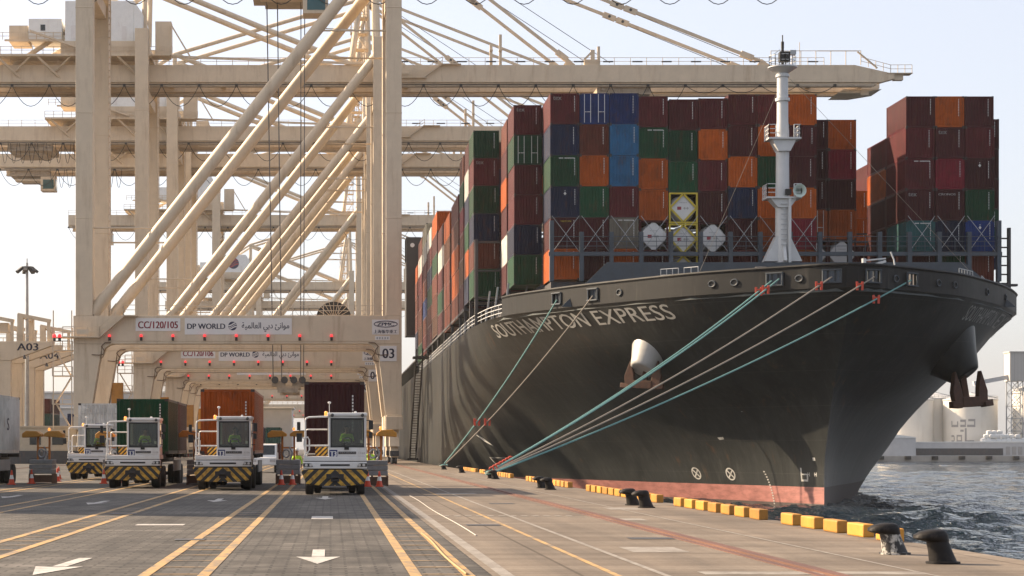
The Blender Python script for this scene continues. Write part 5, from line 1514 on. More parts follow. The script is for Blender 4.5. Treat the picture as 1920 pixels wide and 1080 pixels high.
    return root

def emblem(mb, cx, cz, r, y):
    n = 26
    mb.add([(cx + r * math.cos(2 * math.pi * i / n), y, cz + r * math.sin(2 * math.pi * i / n)) for i in range(n)], [tuple(range(n))], 0)
    for off, w, mi in ((.42, .30, 1), (-.02, .16, 1), (-.42, .28, 1)):
        pts = []
        for s_ in (0, 1):
            for i in range(9):
                t = i / 8 if not s_ else 1 - i / 8
                u = -.95 + 1.9 * t; v = off + .34 * u * (1 if off > -.3 else .8) + (w / 2 if s_ else -w / 2) + .12 * math.sin(3 * u)
                l_ = math.hypot(u, v)
                if l_ > .96: u, v = u * .96 / l_, v * .96 / l_
                pts.append((cx + r * u, y - .006, cz + r * v))
        mb.add(pts, [tuple(range(len(pts)))], mi)

def crane_signs(root, number, bay, full=True):
    q = MB(); q.box(-29.4, -24.3, -.05, -.0, 15.15, 16.62); sg = q.build("sign", M['sign'], root)
    q = MB(); text_on(q, number, -29.1, -24.6, 15.45, 16.25, -.06, .035); q.build("lettering", M['sign_red'], sg, recalc=False)
    q = MB(); q.box(-23.8, -11.6, -.05, -.0, 14.75, 16.62); sg = q.build("sign", M['sign'], root)
    q = MB(); text_on(q, "DP WORLD", -23.5, -19.2, 15.38, 16.0, -.06, .03)
    text_on(q, "\uFE94\uFEF4\uFEE4\uFEDF\uFE8E\uFECC\uFEDF\u0627 \uFEF2\uFE91\u062F \uFE8A\uFEE7\u0627\uFEEE\uFEE3", -17.3, -11.9, 15.05, 16.15, -.06, .012); q.build("lettering", M['sign_navy'], sg, recalc=False)
    q = MB(); emblem(q, -18.35, 15.72, .5, -.058); q.build("emblem", [M['sign_navy'], M['sign']], sg, recalc=False)
    q = MB(); q.box(-2.45, .6, -.05, -.0, 14.75, 16.45); sg = q.build("sign", M['sign'], root)
    q = MB(); text_on(q, "ZPMC", -1.85, .05, 15.75, 16.12, -.06, .03)
    ring = [(-.9 + 1.32 * math.cos(t), -.062, 15.94 + .34 * math.sin(t)) for t in np.linspace(0, 6.283, 41)]; q.path(ring, .045, 4)
    text_on(q, "上海振华重工", -2.25, .4, 14.88, 15.3, -.06, .015); q.build("lettering", M['sign_navy'], sg, recalc=False)
    q = MB(); q.box(-2.1, -.4, -.05, -.0, 14.12, 14.58); sg = q.build("sign", M['sign'], root)
    q = MB()
    for k in range(5): q.box(-1.95 + k * .3, -1.78 + k * .3, -.062, -.055, 14.22, 14.46)
    q.build("lettering", M['galv'], sg)
    q = MB(); q.box(-1.55, .35, -.03, .04, 11.7, 13.45); sg = q.build("sign", M['sign'], root)
    q = MB(); text_on(q, bay, -1.25, .05, 12.05, 13.15, -.04, .04); q.build("lettering", M['sign_navy'], sg, recalc=False)

def trolley(root, x, spread=None, cab=True):
    q = MB(); q.box(x - 4, x + 4, 4.2, 13.2, GZ0 - 1.7, GZ0 - .7); q.box(x - 2.6, x + 2.6, 5, 12.4, GZ0 - 2.3, GZ0 - 1.7)
    for k in (-3.4, 3.0): q.box(x + k, x + k + .5, 3.9, 13.5, GZ0 - 1.2, GZ0 - .66)
    handrail(q, [(x - 4, 4.2, GZ0 - 1.7), (x + 4, 4.2, GZ0 - 1.7)], .9, 1.0, .05, 2)
    t = q.build("trolley", M['crane_dark'], root)
    if cab:
        q = MB(); q.box(x + 2.0, x + 4.9, 3.9, 7, GZ0 - 4.6, GZ0 - 1.8); q.box(x - 3, x + 2, 4, 6.6, GZ0 - 2.7, GZ0 - 2.3); c = q.build("operator_cab", M['crane'], t, bevel=.05)
        q = MB(); q.box(x + 2.5, x + 4.6, 3.86, 3.9, GZ0 - 4.2, GZ0 - 2.4); q.box(x + 4.9, x + 4.94, 4.2, 6.6, GZ0 - 4.4, GZ0 - 2.2); q.build("window", M['teal_glass'], c)
    if spread is not None:
        sx, sz = x + .3, spread
        q = MB()
        for dx in (-2.6, -1.2, 1.9, 2.4):
            q.tube((x + dx * .9, 8.0, GZ0 - 1.8), (sx + dx * .72, 8.0, sz + 1.8), .045, 5); q.tube((x + dx * .9, 10, GZ0 - 1.8), (sx + dx * .72, 9.6, sz + 1.8), .045, 5)
        q.build("hoist_rope", M['rope_steel'], t)
        q = MB(); q.box(sx - 1.2, sx + 1.2, 2.6, 3.0, sz, sz + .5); q.box(sx - 1.2, sx + 1.2, 14.4, 14.8, sz, sz + .5)
        for dx in (-.8, .5): q.box(sx + dx, sx + dx + .3, 3.0, 14.4, sz + .1, sz + .5)
        q.box(sx - 1.4, sx + 1.4, 6.5, 11, sz + .5, sz + .9); q.box(sx - 2.0, sx - .4, 7, 10.4, sz + .9, sz + 1.5); q.box(sx + .4, sx + 2.0, 7, 10.4, sz + .9, sz + 1.5)
        s_ = q.build("spreader", M['crane_dark'], t)
        q = MB()
        for dx in (-1.6, -.5, .6, 1.6): q.lathe([(.42, -.15), (.42, .15)], (sx + dx, 6.9, sz + 1.6), 'y', 14)
        q.build("sheave", M['dark_steel'], s_)

CRX = 7.17
proto = build_crane()
CR = [(231.0, "nearest cream gantry crane, its red CC/120/105 sign board fully in view", "CC/120/105", "03"),
      (301.0, "second cream gantry crane with its long boom lowered across the whole ship", "CC/120/106", "04"),
      (359.0, "third cream gantry crane, framed under the beam of the second", "CC/120/107", "05"),
      (393.0, "fourth gantry crane, its boom just below the third crane's boom", None, "06"),
      (497.0, "fifth gantry crane, pale with haze, boom low behind the ship's boxes", None, None),
      (699.0, "very hazy sixth gantry crane seen between the diagonal braces", None, None),
      (790.0, "farthest and faintest gantry crane in the row", None, None)]
cranes = [proto] + [copy_tree(proto) for _ in CR[1:]]
for (y, lb, num, bay), o in zip(CR, cranes):
    o.location = (CRX, y, .012); tag(o, lb, "crane", "gantry cranes along the quay")
    if num: crane_signs(o, num, bay)
trolley(cranes[0], -12.4, 8.2)
trolley(cranes[1], 37.0, None, False)
trolley(cranes[2], -61, None, False); trolley(cranes[3], -66, None, True); trolley(cranes[4], -66, None, True)
for k in (2, 5):
    hs = [c for c in cranes[k].children if c.name.startswith("machinery_house")][0]
    q = MB(); emblem(q, -40.8, 65.7, 1.9, 1.94); q.build("emblem", [M['sign_navy'], M['sign_red']], hs, recalc=False)
# densely gathered festoon loops at the back end of the third and fourth booms
for k, x0 in ((2, -66), (3, -62)):
    q = MB(); y = GY[0][0] - .3
    for i in range(9):
        q.path([(x0 + i * 1.6 + 1.2 * t, y, GZ0 - .5 - 3.6 * (1 - (2 * t - 1) ** 2)) for t in [j / 8 for j in range(9)]], .05, 4)
    q.build("festoon_cable", M['cable'], cranes[k])
# ------------------------------------------------------------------ terminal tractors
def wheel(parent, x, y, r=.52, w=.30):
    q = MB(); q.lathe([(r * .62, -w / 2), (r * .93, -w / 2), (r, -w * .36), (r, w * .36), (r * .93, w / 2), (r * .62, w / 2)], (0, 0, 0), 'x', 26)
    o = q.build("wheel", M['tyre'], parent, smooth=True); o.location = (x, y, r)
    q = MB(); q.lathe([(r * .12, -w * .46), (r * .3, -w * .46), (r * .36, -w * .30), (r * .6, -w * .36), (r * .62, w * .36), (r * .3, w * .46), (r * .1, w * .46)], (0, 0, 0), 'x', 20)
    q.build("rim", M['grey_steel'], o, smooth=True)
    return o

def build_tractor():
    t = empty("terminal_tractor")
    W = M['truck']
    q = MB(); q.box(-.55, -.30, .3, 5.0, .55, .95); q.box(.30, .55, .3, 5.0, .55, .95); q.box(-1.05, 1.05, .25, 1.6, .62, 1.0); q.box(-.9, .9, 1.7, 3.0, .75, 1.35); q.box(-1.0, -.5, 1.6, 2.8, .5, 1.0); q.box(-.7, .7, 3.2, 4.6, .95, 1.15); q.box(-1.1, 1.1, .5, .6, .35, .55)
    q.build("chassis", M['chassis'], t, bevel=.02)
    q = MB(); q.prism_y([(-1.29, .98), (-1.29, .86), (-1.12, .44), (-.55, .36), (.55, .36), (1.12, .44), (1.29, .86), (1.29, .98)], 0, .16); bp = q.build("bumper", M['hazard'], t, bevel=.015)
    q = MB(); q.box(-.34, .34, -.05, .02, .62, .82); q.tube((-.12, -.12, .7), (.12, -.12, .7), .06, 8); q.box(-.16, .16, -.10, .0, .52, .62); q.build("tow_coupling", M['chassis'], bp, bevel=.015)
    q = MB(); q.box(-1.24, 1.24, .04, .5, 1.02, 1.29); q.build("front_panel", W, t, bevel=.03)
    q = MB(); q.box(-.57, .57, .025, .05, 1.13, 1.20); q.build("grille", M['black'], t)
    for s_ in (-1, 1):
        q = MB(); q.prism_y([(s_ * 1.235, 1.10), (s_ * .86, 1.10), (s_ * .92, 1.23), (s_ * 1.235, 1.235)], .02, .06); h = q.build("headlight", M['black'], t)
        q = MB()
        for k in (-.085, .085): q.lathe([(.058, -.03), (.062, 0), (.02, .01)], (s_ * 1.03 + k, .015, 1.165), 'y', 12)
        q.build("lens", M['lamp_glass'], h, smooth=True)
    q = MB(); q.box(-1.22, 1.22, .06, 2.3, 1.31, 1.50); q.box(-1.22, -1.1, .06, 2.3, 1.50, 1.56); q.build("hood", W, t, bevel=.03)
    q = MB(); q.box(-1.2, 1.2, .08, 1.9, 1.288, 1.312); q.build("seam", M['black'], t)
    # cab shell with openings on all sides
    x0, x1, y0, y1, z0, zw0, zw1, z1 = -.27, 1.22, .10, 1.75, 1.50, 1.86, 2.98, 3.20
    q = MB(); p = .13
    for xa in (x0, x1 - p):
        for ya in (y0, y1 - p): q.box(xa, xa + p, ya, ya + p, zw0, zw1)
    q.box(x0, x1, y0, y0 + .08, z0, zw0); q.box(x0, x1, y1 - .08, y1, z0, zw0)
    q.box(x0, x0 + .07, y0 + .08, y1 - .08, z0, zw0); q.box(x1 - .07, x1, y0 + .08, y1 - .08, z0, zw0)
    q.box(x0, x1, y0, y1, zw1, zw1 + .08)
    cab = q.build("cab", W, t, bevel=.025)
    q = MB(); q.box(x0 - .03, x1 + .03, y0 - .06, y1 + .05, zw1 + .08, z1); q.build("roof", W, cab, bevel=.04)
    for s_ in (x0 + .16, x1 - .16):
        q = MB(); q.lathe([(.05, -.05), (.07, -.03), (.05, .05)], (s_, y0 - .07, zw1 + .12), 'y', 12); q.build("work_light", M['dark_steel'], cab, smooth=True)
    q = MB(); q.add([(x0 + .1, y0 + .03, zw0), (x1 - .1, y0 + .03, zw0), (x1 - .1, y0 + .06, zw1), (x0 + .1, y0 + .06, zw1)], [(0, 1, 2, 3)]); q.build("windscreen", M['glass'], cab, recalc=False)
    q = MB(); e = .055
    for a_, b_ in (((x0 + .09, x1 - .09), (zw0 - .01, zw0 + e)), ((x0 + .09, x1 - .09), (zw1 - e, zw1 + .01))): q.box(a_[0], a_[1], y0 - .012, y0 + .02, b_[0], b_[1])
    for xa in (x0 + .09, x1 - .09 - e): q.box(xa, xa + e, y0 - .012, y0 + .02, zw0 + e, zw1 - e)
    q.build("window_seal", M['black'], cab, bevel=.012)
    for xa in (x0 + .03, x1 - .03):
        q = MB(); q.add([(xa, y0 + .1, zw0), (xa, y1 - .1, zw0), (xa, y1 - .1, zw1), (xa, y0 + .1, zw1)], [(0, 1, 2, 3)]); q.build("side_window", M['glass'], cab, recalc=False)
    q = MB(); q.add([(x0 + .1, y1 - .04, zw0 + .1), (x1 - .1, y1 - .04, zw0 + .1), (x1 - .1, y1 - .04, zw1), (x0 + .1, y1 - .04, zw1)], [(0, 1, 2, 3)]); q.build("rear_window", M['glass'], cab, recalc=False)
    q = MB(); q.bar((.42, y0 - .03, 1.84), (.30, y0 - .03, 2.18), .05, .03); q.bar((.52, y0 - .035, 1.78), (.28, y0 - .035, 2.02), .035, .02); q.box(.36, .54, y0 - .04, y0, 1.76, 1.86); q.build("wiper", M['black'], cab)
    q = MB(); q.box(x0 + .08, x1 - .08, y0 + .1, y0 + .42, 1.75, 1.98); q.box(.2, .75, y0 + .2, y0 + .5, 1.95, 2.04); q.build("dashboard", M['black'], cab, bevel=.03)
    q = MB(); q.box(.22, .72, .85, 1.32, 1.52, 1.86); q.box(.22, .72, 1.30, 1.44, 1.86, 2.45); q.box(.32, .62, 1.32, 1.42, 2.45, 2.68); q.build("seat", M['seat'], cab, bevel=.05)
    q = MB(); q.path([(.47 + .2 * math.cos(a_), .62 + .06 * math.sin(a_), 2.05 + .2 * math.sin(a_)) for a_ in np.linspace(0, 6.283, 19)], .018, 6); q.tube((.47, .62, 2.05), (.47, .42, 1.9), .03, 6); q.build("steering_wheel", M['black'], cab)
    q = MB(); q.box(.97, 1.07, y0 + .065, y0 + .07, 2.02, 2.14); q.build("windscreen_card", M['white_band'], cab)
    # plates and lettering
    q = MB(); q.box(-.22, .09, y0 - .018, y0 + .002, 1.45, 1.755); pl_ = q.build("number_plate", M['plate_blue'], t, bevel=.01)
    q = MB(); text_on(q, "T3", -.18, .05, 1.50, 1.70, y0 - .022, .012); q.build("lettering", M['white_band'], pl_, recalc=False)
    q = MB(); q.box(.13, .82, y0 - .012, y0 + .002, 1.59, 1.69); st = q.build("badge_strip", M['chassis'], t)
    q = MB(); text_on(q, "TERBERG", .16, .79, 1.615, 1.665, y0 - .015); q.build("lettering", M['silo_mark'], st, recalc=False)
    # handrails of the boarding platform
    q = MB()
    q.path([(-1.16, .14, 1.5), (-1.16, .14, 2.85), (-1.13, .14, 2.97), (-1.02, .14, 3.02), (-.25, .14, 3.05)], .035, 8)
    q.path([(-1.16, .14, 1.92), (-.27, .14, 1.92)], .032, 8)
    q.path([(-1.14, .12, 2.22), (-1.06, .10, 2.25), (-1.0, .1, 2.15), (-1.0, .1, 1.75), (-1.06, .1, 1.66), (-1.12, .1, 1.6)], .028, 8)
    q.path([(-1.14, .12, 1.55), (-1.21, .12, 1.95), (-1.19, .12, 2.2), (-1.1, .12, 2.26)], .024, 8)
    q.build("handrail", W, t, smooth=True)
    q = MB(); q.path([(-1.16, 1.7, 1.5), (-1.16, 1.7, 2.5), (-1.1, 1.7, 2.56), (-.3, 1.7, 2.56)], .03, 8)
    q.build("handrail", W, t, smooth=True)
    q = MB(); q.box(-.78, -.29, 1.50, 1.53, 1.52, 1.88); q.build("hazard_board", M['hazard_side'], t)
    q = MB(); q.box(-1.1, -.3, .3, 2.2, 1.50, 1.515); q.build("platform_tread", M['crate'], t)
    # mirrors, lamps, aerials
    q = MB()
    for z in (2.9, 2.45, 1.98): q.bar((1.22, .2, z), (1.40, .1, z), .03, .03)
    q.box(1.31, 1.48, .02, .10, 2.54, 2.90); q.box(1.31, 1.46, .02, .10, 2.22, 2.44); q.build("mirror", M['black'], t, bevel=.02)
    q = MB(); q.bar((-1.16, .14, 2.5), (-1.42, .1, 2.5), .03, .03); q.bar((-1.16, .14, 2.2), (-1.42, .1, 2.25), .03, .03); q.box(-1.48, -1.34, .02, .10, 2.52, 2.84); q.box(-1.50, -1.28, .02, .12, 2.06, 2.40); q.build("mirror", M['black'], t, bevel=.02)
    q = MB(); q.lathe([(.06, 0), (.07, .06), (.04, .12)], (-.35, .3, 3.14), 'z', 12); q.box(-.42, -.28, .24, .36, 3.06, 3.14); q.build("beacon", M['amber'], t, smooth=True)
    q = MB(); q.tube((-.22, .7, 3.2), (-.22, .7, 3.56), .012, 6); q.lathe([(.02, 0), (.07, .05), (.06, .09), (.01, .11)], (-.22, .7, 3.54), 'z', 12); q.build("aerial", M['mast'], t)
    q = MB(); q.lathe([(.05, 0), (.05, .05), (.02, .07)], (.8, .6, 3.2), 'z', 10); q.build("dome_lamp", M['mast'], t)
    for s_ in (-1, 1):
        wheel(t, s_ * 1.0, 1.25, .5, .32)
        for k in (0, 1): wheel(t, s_ * (1.06 - .36 * k), 4.0, .5, .28)
    q = MB()
    for s_ in (-1, 1): q.box(*sorted((s_ * .80, s_ * 1.22)), .75, 1.75, 1.06, 1.30)
    q.build("mudguard", M['black'], t, bevel=.03)
    return t

def build_trailer():
    t = empty("container_trailer")
    q = MB()
    for s_ in (-1, 1): q.box(*sorted((s_ * .45, s_ * .62)), 3.6, 16.2, 1.12, 1.48)
    for y in (3.6, 7.6, 9.9, 12.0, 15.9): q.box(-1.2, 1.2, y, y + .3, 1.36, 1.52)
    for y in (13.2, 14.5): q.box(-1.05, 1.05, y - .08, y + .08, .42, .6)
    for s_ in (-1, 1): q.box(*sorted((s_ * .55, s_ * .75)), 6.6, 6.8, .25, 1.2)
    q.build("frame", M['chassis'], t, bevel=.01)
    for y in (13.2, 14.5):
        for s_ in (-1, 1):
            for k in (0, 1): wheel(t, s_ * (1.06 - .36 * k), y, .5, .28)
    q = MB()
    for s_ in (-1, 1): q.box(*sorted((s_ * 1.22, s_ * 1.27)), 8, 12.6, .7, 1.25)
    q.build("side_guard", M['galv'], t)
    return t

TR = [(.17, 78.6, 0.0, "1164"), (-4.66, 87.6, -.012, "1106"), (-8.98, 91.9, .010, "1108"), (-13.85, 116.0, 0, "1102")]
TLAB = ["nearest white terminal tractor, carrying the tall maroon box", "white terminal tractor in front of the bright orange box", "white terminal tractor in front of the green box", "farthest white terminal tractor, below the rust stained white box"]
LLAB = ["skeletal trailer under the tall maroon box", "skeletal trailer under the bright orange box", "skeletal trailer under the green and brown boxes", "skeletal trailer under the rust stained white box"]
tp = build_tractor(); lp = build_trailer()
tractors = [tp] + [copy_tree(tp) for _ in TR[1:]]; trailers = [lp] + [copy_tree(lp) for _ in TR[1:]]
for (x, y, rz, num), o, l, a_, b_ in zip(TR, tractors, trailers, TLAB, LLAB):
    o.location = (x, y, .003); o.rotation_euler = (0, 0, rz); l.location = (x, y, .003); l.rotation_euler = (0, 0, 0)
    tag(o, a_, "tractor", "terminal tractors waiting in the lanes"); tag(l, b_, "trailer", "trailers behind the terminal tractors")
    q = MB(); text_on(q, num, .92, 1.16, 1.60, 1.67, .085); q.build("lettering", M['silo_mark'], o, recalc=False)
HC = 2.896
container(.15, 82.5, 1.62, 12.19, 'dark maroon', "dark maroon tall box on the trailer of the nearest tractor", "containers on the terminal trailers", HC, marks_=3)
container(-4.66, 91.6, 1.58, 12.19, 'orange', "bright orange tall box on a trailer between the green and maroon ones", "containers on the terminal trailers", HC, marks_=1)
container(-8.9, 95.9, 1.56, 6.058, 'green', "green box at the front of a trailer, second from left", "containers on the terminal trailers", marks_=1)
container(-8.9, 102.1, 1.56, 6.058, 'brown', "reddish brown box on the trailer right behind the green one", "containers on the terminal trailers", marks_=None)
wc = container(-13.75, 120.2, 1.58, 12.19, 'white', "white rust stained reefer box on the farthest trailer", "containers on the terminal trailers", HC, marks_=None)
q = MB(); q.lathe([(.27, 0), (.3, .01)], (0, 0, 0), 'y', 20); 
q = MB(); q.add([(.3 * math.cos(t), -.02, 1.45 + .13 * math.sin(t)) for t in np.linspace(0, 6.283, 22)[:-1]], [tuple(range(21))], 0); q.box(-.3, .3, -.02, -.015, 1.66, 1.70, 0)
q.build("logo", [M['plate_blue']], wc, recalc=False)
q = MB()
for k in range(7):
    q.box(-.98 + k * .3, -.90 + k * .3, -.05, .0, 2.35, 2.6); 
for z in (.3, 1.0, 2.25): q.box(-1.05, 1.05, -.03, .0, z, z + .06)
for x in (-.75, -.25, .3, .78): q.tube((x, -.04, .2), (x, -.04, 2.6), .03, 6)
q.build("refrigeration_unit", M['c_white'], wc)
# marks on the long sides of the boxes (lettering the camera sees at a slant)
# ------------------------------------------------------------------ white box on the left edge
container(-17.6, 94.6, 1.58, 12.19, 'white', "white box with dark letters cut off by the left edge of the photo", "containers on the terminal trailers", HC, marks_=None)
edge = [o for o in COL.objects if o.get("label", "").startswith("white box with dark letters")][0]
q = MB(); vs, fs = text_geo("S"); q.add([(CW / 2 + .012, 7.9 + .75 * u, 1.15 + .62 * w) for u, w in vs], fs); q.build("logo", M['sign_navy'], edge, recalc=False)
el = copy_tree(lp); el.location = (-17.6, 90.7, .003); tag(el, "skeletal trailer under the white box at the left edge", "trailer", "trailers behind the terminal tractors")

# ------------------------------------------------------------------ lashing gear stands between the lanes
def build_stand():
    t = empty("lashing_gear_stand")
    q = MB()
    for k in range(4): q.box(-.62, .62, -.05 + k * .5, .05 + k * .5, .05, .42)
    for s_ in (-.62, .56): q.box(s_, s_ + .06, -.1, 1.6, .0, .5)
    for k in range(3): q.box(-.62, .62, -.08, -.05, .08 + k * .13, .16 + k * .13)
    q.build("base_crate", M['crate'], t)
    q = MB()
    for k in range(3): q.box(-.6, .6, -.06, 1.5, .50 + k * .25, .73 + k * .25)
    q.build("weight_block", M['concrete_block'], t, bevel=.03)
    q = MB()
    for s_ in (-.3, .3): q.box(s_ - .05, s_ + .05, 1.0, 1.1, 1.23, 2.45)
    q.box(-.3, .3, 1.02, 1.08, 1.8, 1.88)
    q.build("post", M['orange_post'], t)
    q = MB()
    for s_ in (-1, 1): q.prism_y([(s_ * .08, 2.42), (s_ * 1.05, 2.36), (s_ * 1.05, 2.56), (s_ * .85, 2.72), (s_ * .3, 2.70), (s_ * .08, 2.55)], .5, 1.6)
    q.build("canopy", M['yellow'], t, bevel=.03)
    q = MB(); q.lathe([(.06, 0), (.07, .1), (.03, .16)], (.28, 1.05, 2.72), 'z', 10); q.build("beacon", M['amber'], t, smooth=True)
    q = MB(); q.path([(-.1 + .16 * math.cos(a_), .9, 1.55 + .2 * math.sin(a_)) for a_ in np.linspace(0, 6.283, 15)], .05, 6); q.path([(.1, .8, 1.23), (.22, .8, 1.6), (.05, .8, 1.9)], .05, 6); q.build("hose_coil", M['galv'], t)
    return t
st0 = build_stand()
for k, (x, y, lb) in enumerate(((-2.15, 102, "grey block stand with yellow canopy between the orange and maroon loads"), (2.15, 97.5, "grey block stand with yellow canopy right of the nearest tractor"), (-11.55, 108, "grey block stand with yellow canopy between the two left tractors"), (-14.9, 104.2, "grey block stand with yellow canopies at the far left beside the white box"), (-6.6, 101.5, "grey stand half hidden between the green and orange loads"))):
    o = st0 if k == 0 else copy_tree(st0)
    o.location = (x, y, .003); tag(o, lb, "gear stand", "lashing gear stands between the lanes")

def build_cone():
    t = empty("traffic_cone")
    q = MB(); q.box(-.2, .2, -.2, .2, 0, .04); q.lathe([(.155, .04), (.11, .28)], n=18); q.lathe([(.075, .48), (.035, .72), (.02, .73)], n=18); q.build("cone_body", M['cone'], t, smooth=True)
    q = MB(); q.lathe([(.112, .28), (.074, .48)], n=18); q.build("reflective_band", M['white_band'], t, smooth=True)
    return t
c0 = build_cone()
CN = [(-15.9, 101.0, "orange cone with white band nearest the left edge, beside the white box's wheels"), (-15.35, 104.0, "dull cone in front of the far left gear stand"), (-14.9, 110.5, "bright sunlit orange cone alone at left"), (-15.9, 118.5, "pale banded cone just behind the bright sunlit one"),
      (-11.6, 103.6, "dark red cone in front of the leftmost tractor"), (-11.0, 106.2, "dark red cone beside the front wheel of the tractor with the green box"), (-2.45, 100.6, "left cone below the gear stand left of the nearest tractor"), (-1.9, 100.8, "right cone below the gear stand left of the nearest tractor"),
      (1.75, 95.8, "left cone below the gear stand right of the nearest tractor"), (2.3, 95.6, "right cone below the gear stand right of the nearest tractor")]
for k, (x, y, lb) in enumerate(CN):
    o = c0 if k == 0 else copy_tree(c0)
    o.location = (x, y, .003); tag(o, lb, "cone", "traffic cones around the gear stands")

# ------------------------------------------------------------------ people
def person(name_loc, rz, pose, label, helmet=True):
    """one continuous skinned body; pose 'stand' or 'sit'"""
    root = empty("person", name_loc, rz)
    V, Rr, Ed = [], [], []
    def v(p, r, parent=None):
        V.append(p); Rr.append(r)
        if parent is not None: Ed.append((parent, len(V) - 1))
        return len(V) - 1
    sit = pose == 'sit'
    hz = .50 if sit else .93
    pel = v((0, 0, hz), .125); wa = v((0, -.01, hz + .18), .118, pel); ch = v((0, -.02, hz + .40), .14, wa); nk = v((0, -.01, hz + .53), .06, ch); hb = v((0, -.02, hz + .62), .072, nk); hd = v((0, -.035, hz + .72), .098, hb); v((0, -.02, hz + .80), .075, hd)
    v((0, -.135, hz + .685), .016, hd)          # nose
    for s_ in (-1, 1):
        hip = v((s_ * .10, 0, hz - .04), .095, pel)
        if sit:
            kn = v((s_ * .13, -.43, hz + .03), .06, hip); an = v((s_ * .13, -.48, .09), .042, kn)
        else:
            kn = v((s_ * .11, -.03, .49), .06, hip); an = v((s_ * .12, .02, .09), .042, kn)
        v((s_ * .125, V[an][1] - .16, .04), .036, an)
        sh = v((s_ * .19, -.01, hz + .44), .062, ch)
        if sit: el = v((s_ * .26, -.10, hz + .20), .045, sh); wr = v((s_ * .15, -.33, hz + .28), .030, el); d = Vector((-s_ * .25, -.9, .1))
        else: el = v((s_ * .27, .01, hz + .18), .045, sh); wr = v((s_ * .28, -.09, hz - .05), .030, el); d = Vector((0, -.35, -.93))
        d.normalize(); pa = Vector(V[wr]) + d * .06; pm = v(tuple(pa), .030, wr)
        side = Vector((0, 1, 0)).cross(d) if not sit else Vector((1, 0, 0))
        side = Vector((.15 * s_, .93, -.35)).normalized() if not sit else Vector((1, 0, .1)).normalized()
        for f_, (off, ln) in enumerate(((-.030, .068), (-.010, .080), (.010, .076), (.030, .060))):
            k0 = v(tuple(pa + d * .035 + side * off), .0095, pm); k1 = v(tuple(pa + d * (.035 + ln * .5) + side * off * 1.1), .0085, k0); v(tuple(pa + d * (.03 + ln * .92) + side * off * 1.1 + Vector((-s_ * .014, 0, 0))), .007, k1)
        t0 = v(tuple(pa - d * .01 - side * .036), .0105, pm); v(tuple(pa + d * .03 - side * .058), .0085, t0)
    me = bpy.data.meshes.new("body"); me.from_pydata(V, Ed, []); o = bpy.data.objects.new("body", me); COL.objects.link(o); o.parent = root
    md = o.modifiers.new("skin", 'SKIN'); 
    for i, sv in enumerate(me.skin_vertices[0].data): sv.radius = (Rr[i], Rr[i]); sv.use_root = (i == 0)
    sb = o.modifiers.new("sub", 'SUBSURF'); sb.levels = 1; sb.render_levels = 2
    dg = bpy.context.evaluated_depsgraph_get(); m2 = bpy.data.meshes.new_from_object(o.evaluated_get(dg)); m2.name = "body"
    o.modifiers.clear(); o.data = m2
    m2.materials.clear()
    for m_ in (M['skin'], M['hivis'], M['trouser'], M['black']): m2.materials.append(m_)
    for p in m2.polygons:
        c = p.center; p.use_smooth = True
        if c.z > hz + .50: p.material_index = 0
        elif abs(c.x) > .22 and not sit and c.z < hz + .02: p.material_index = 0
        elif sit and c.y < -.31 and c.z > hz + .15: p.material_index = 0
        elif c.z > hz + .06 and (not sit or c.y > -.3): p.material_index = 1
        elif c.z < .10: p.material_index = 3
        else: p.material_index = 2
    q = MB()
    for s_ in (-1, 1): q.lathe([(.004, -.004), (.013, 0), (.004, .006)], (s_ * .035, -.125, hz + .725), 'y', 8); q.lathe([(.01, -.02), (.028, 0), (.01, .02)], (s_ * .098, -.02, hz + .71), 'x', 8)
    q.bar((-.028, -.124, hz + .655), (.028, -.124, hz + .655), .008, .012)
    q.build("face", M['skin'], root, smooth=True)
    q = MB()
    if helmet: q.lathe([(.125, 0), (.13, .02), (.118, .07), (.08, .115), (.02, .13)], (0, -.025, hz + .765), 'z', 18); q.box(-.08, .08, -.19, -.12, hz + .765, hz + .78); q.build("helmet", M['helmet'], root, smooth=True)
    else: q.lathe([(.10, 0), (.106, .03), (.095, .07), (.06, .10), (.01, .112)], (0, -.01, hz + .735), 'z', 18); q.build("hair", M['hair'], root, smooth=True)
    q = MB()
    for zz in (hz + .16, hz + .30): q.lathe([(.15, -.02), (.152, .02)], (0, -.012, zz), 'z', 18)
    q.v = [(x * 1.0, y * .95, z) for x, y, z in q.v]
    q.build("reflective_stripe", M['white_band'], root, smooth=True)
    return tag(root, label, "person")
person((TR[0][0] + .47, TR[0][1] + 1.08, 1.40), 0, 'sit', "driver in a bright yellow green vest seated in the nearest tractor", False)
person((TR[1][0] + .47, TR[1][1] + 1.08, 1.40), 0, 'sit', "driver in a yellow green vest behind the wheel before the orange box", False)
person((TR[2][0] + .47, TR[2][1] + 1.08, 1.40), 0, 'sit', "driver in a yellow green vest behind the wheel before the green box", False)
person((TR[3][0] + .47, TR[3][1] + 1.08, 1.40), 0, 'sit', "driver in a yellow green vest in the farthest tractor", False)
person((1.95, 100.6, .1), .5, 'stand', "worker in yellow green vest standing by the stand right of the nearest tractor")
person((-1.75, 105.0, .01), -.3, 'stand', "worker in yellow green vest and white helmet behind the stand left of the nearest tractor")

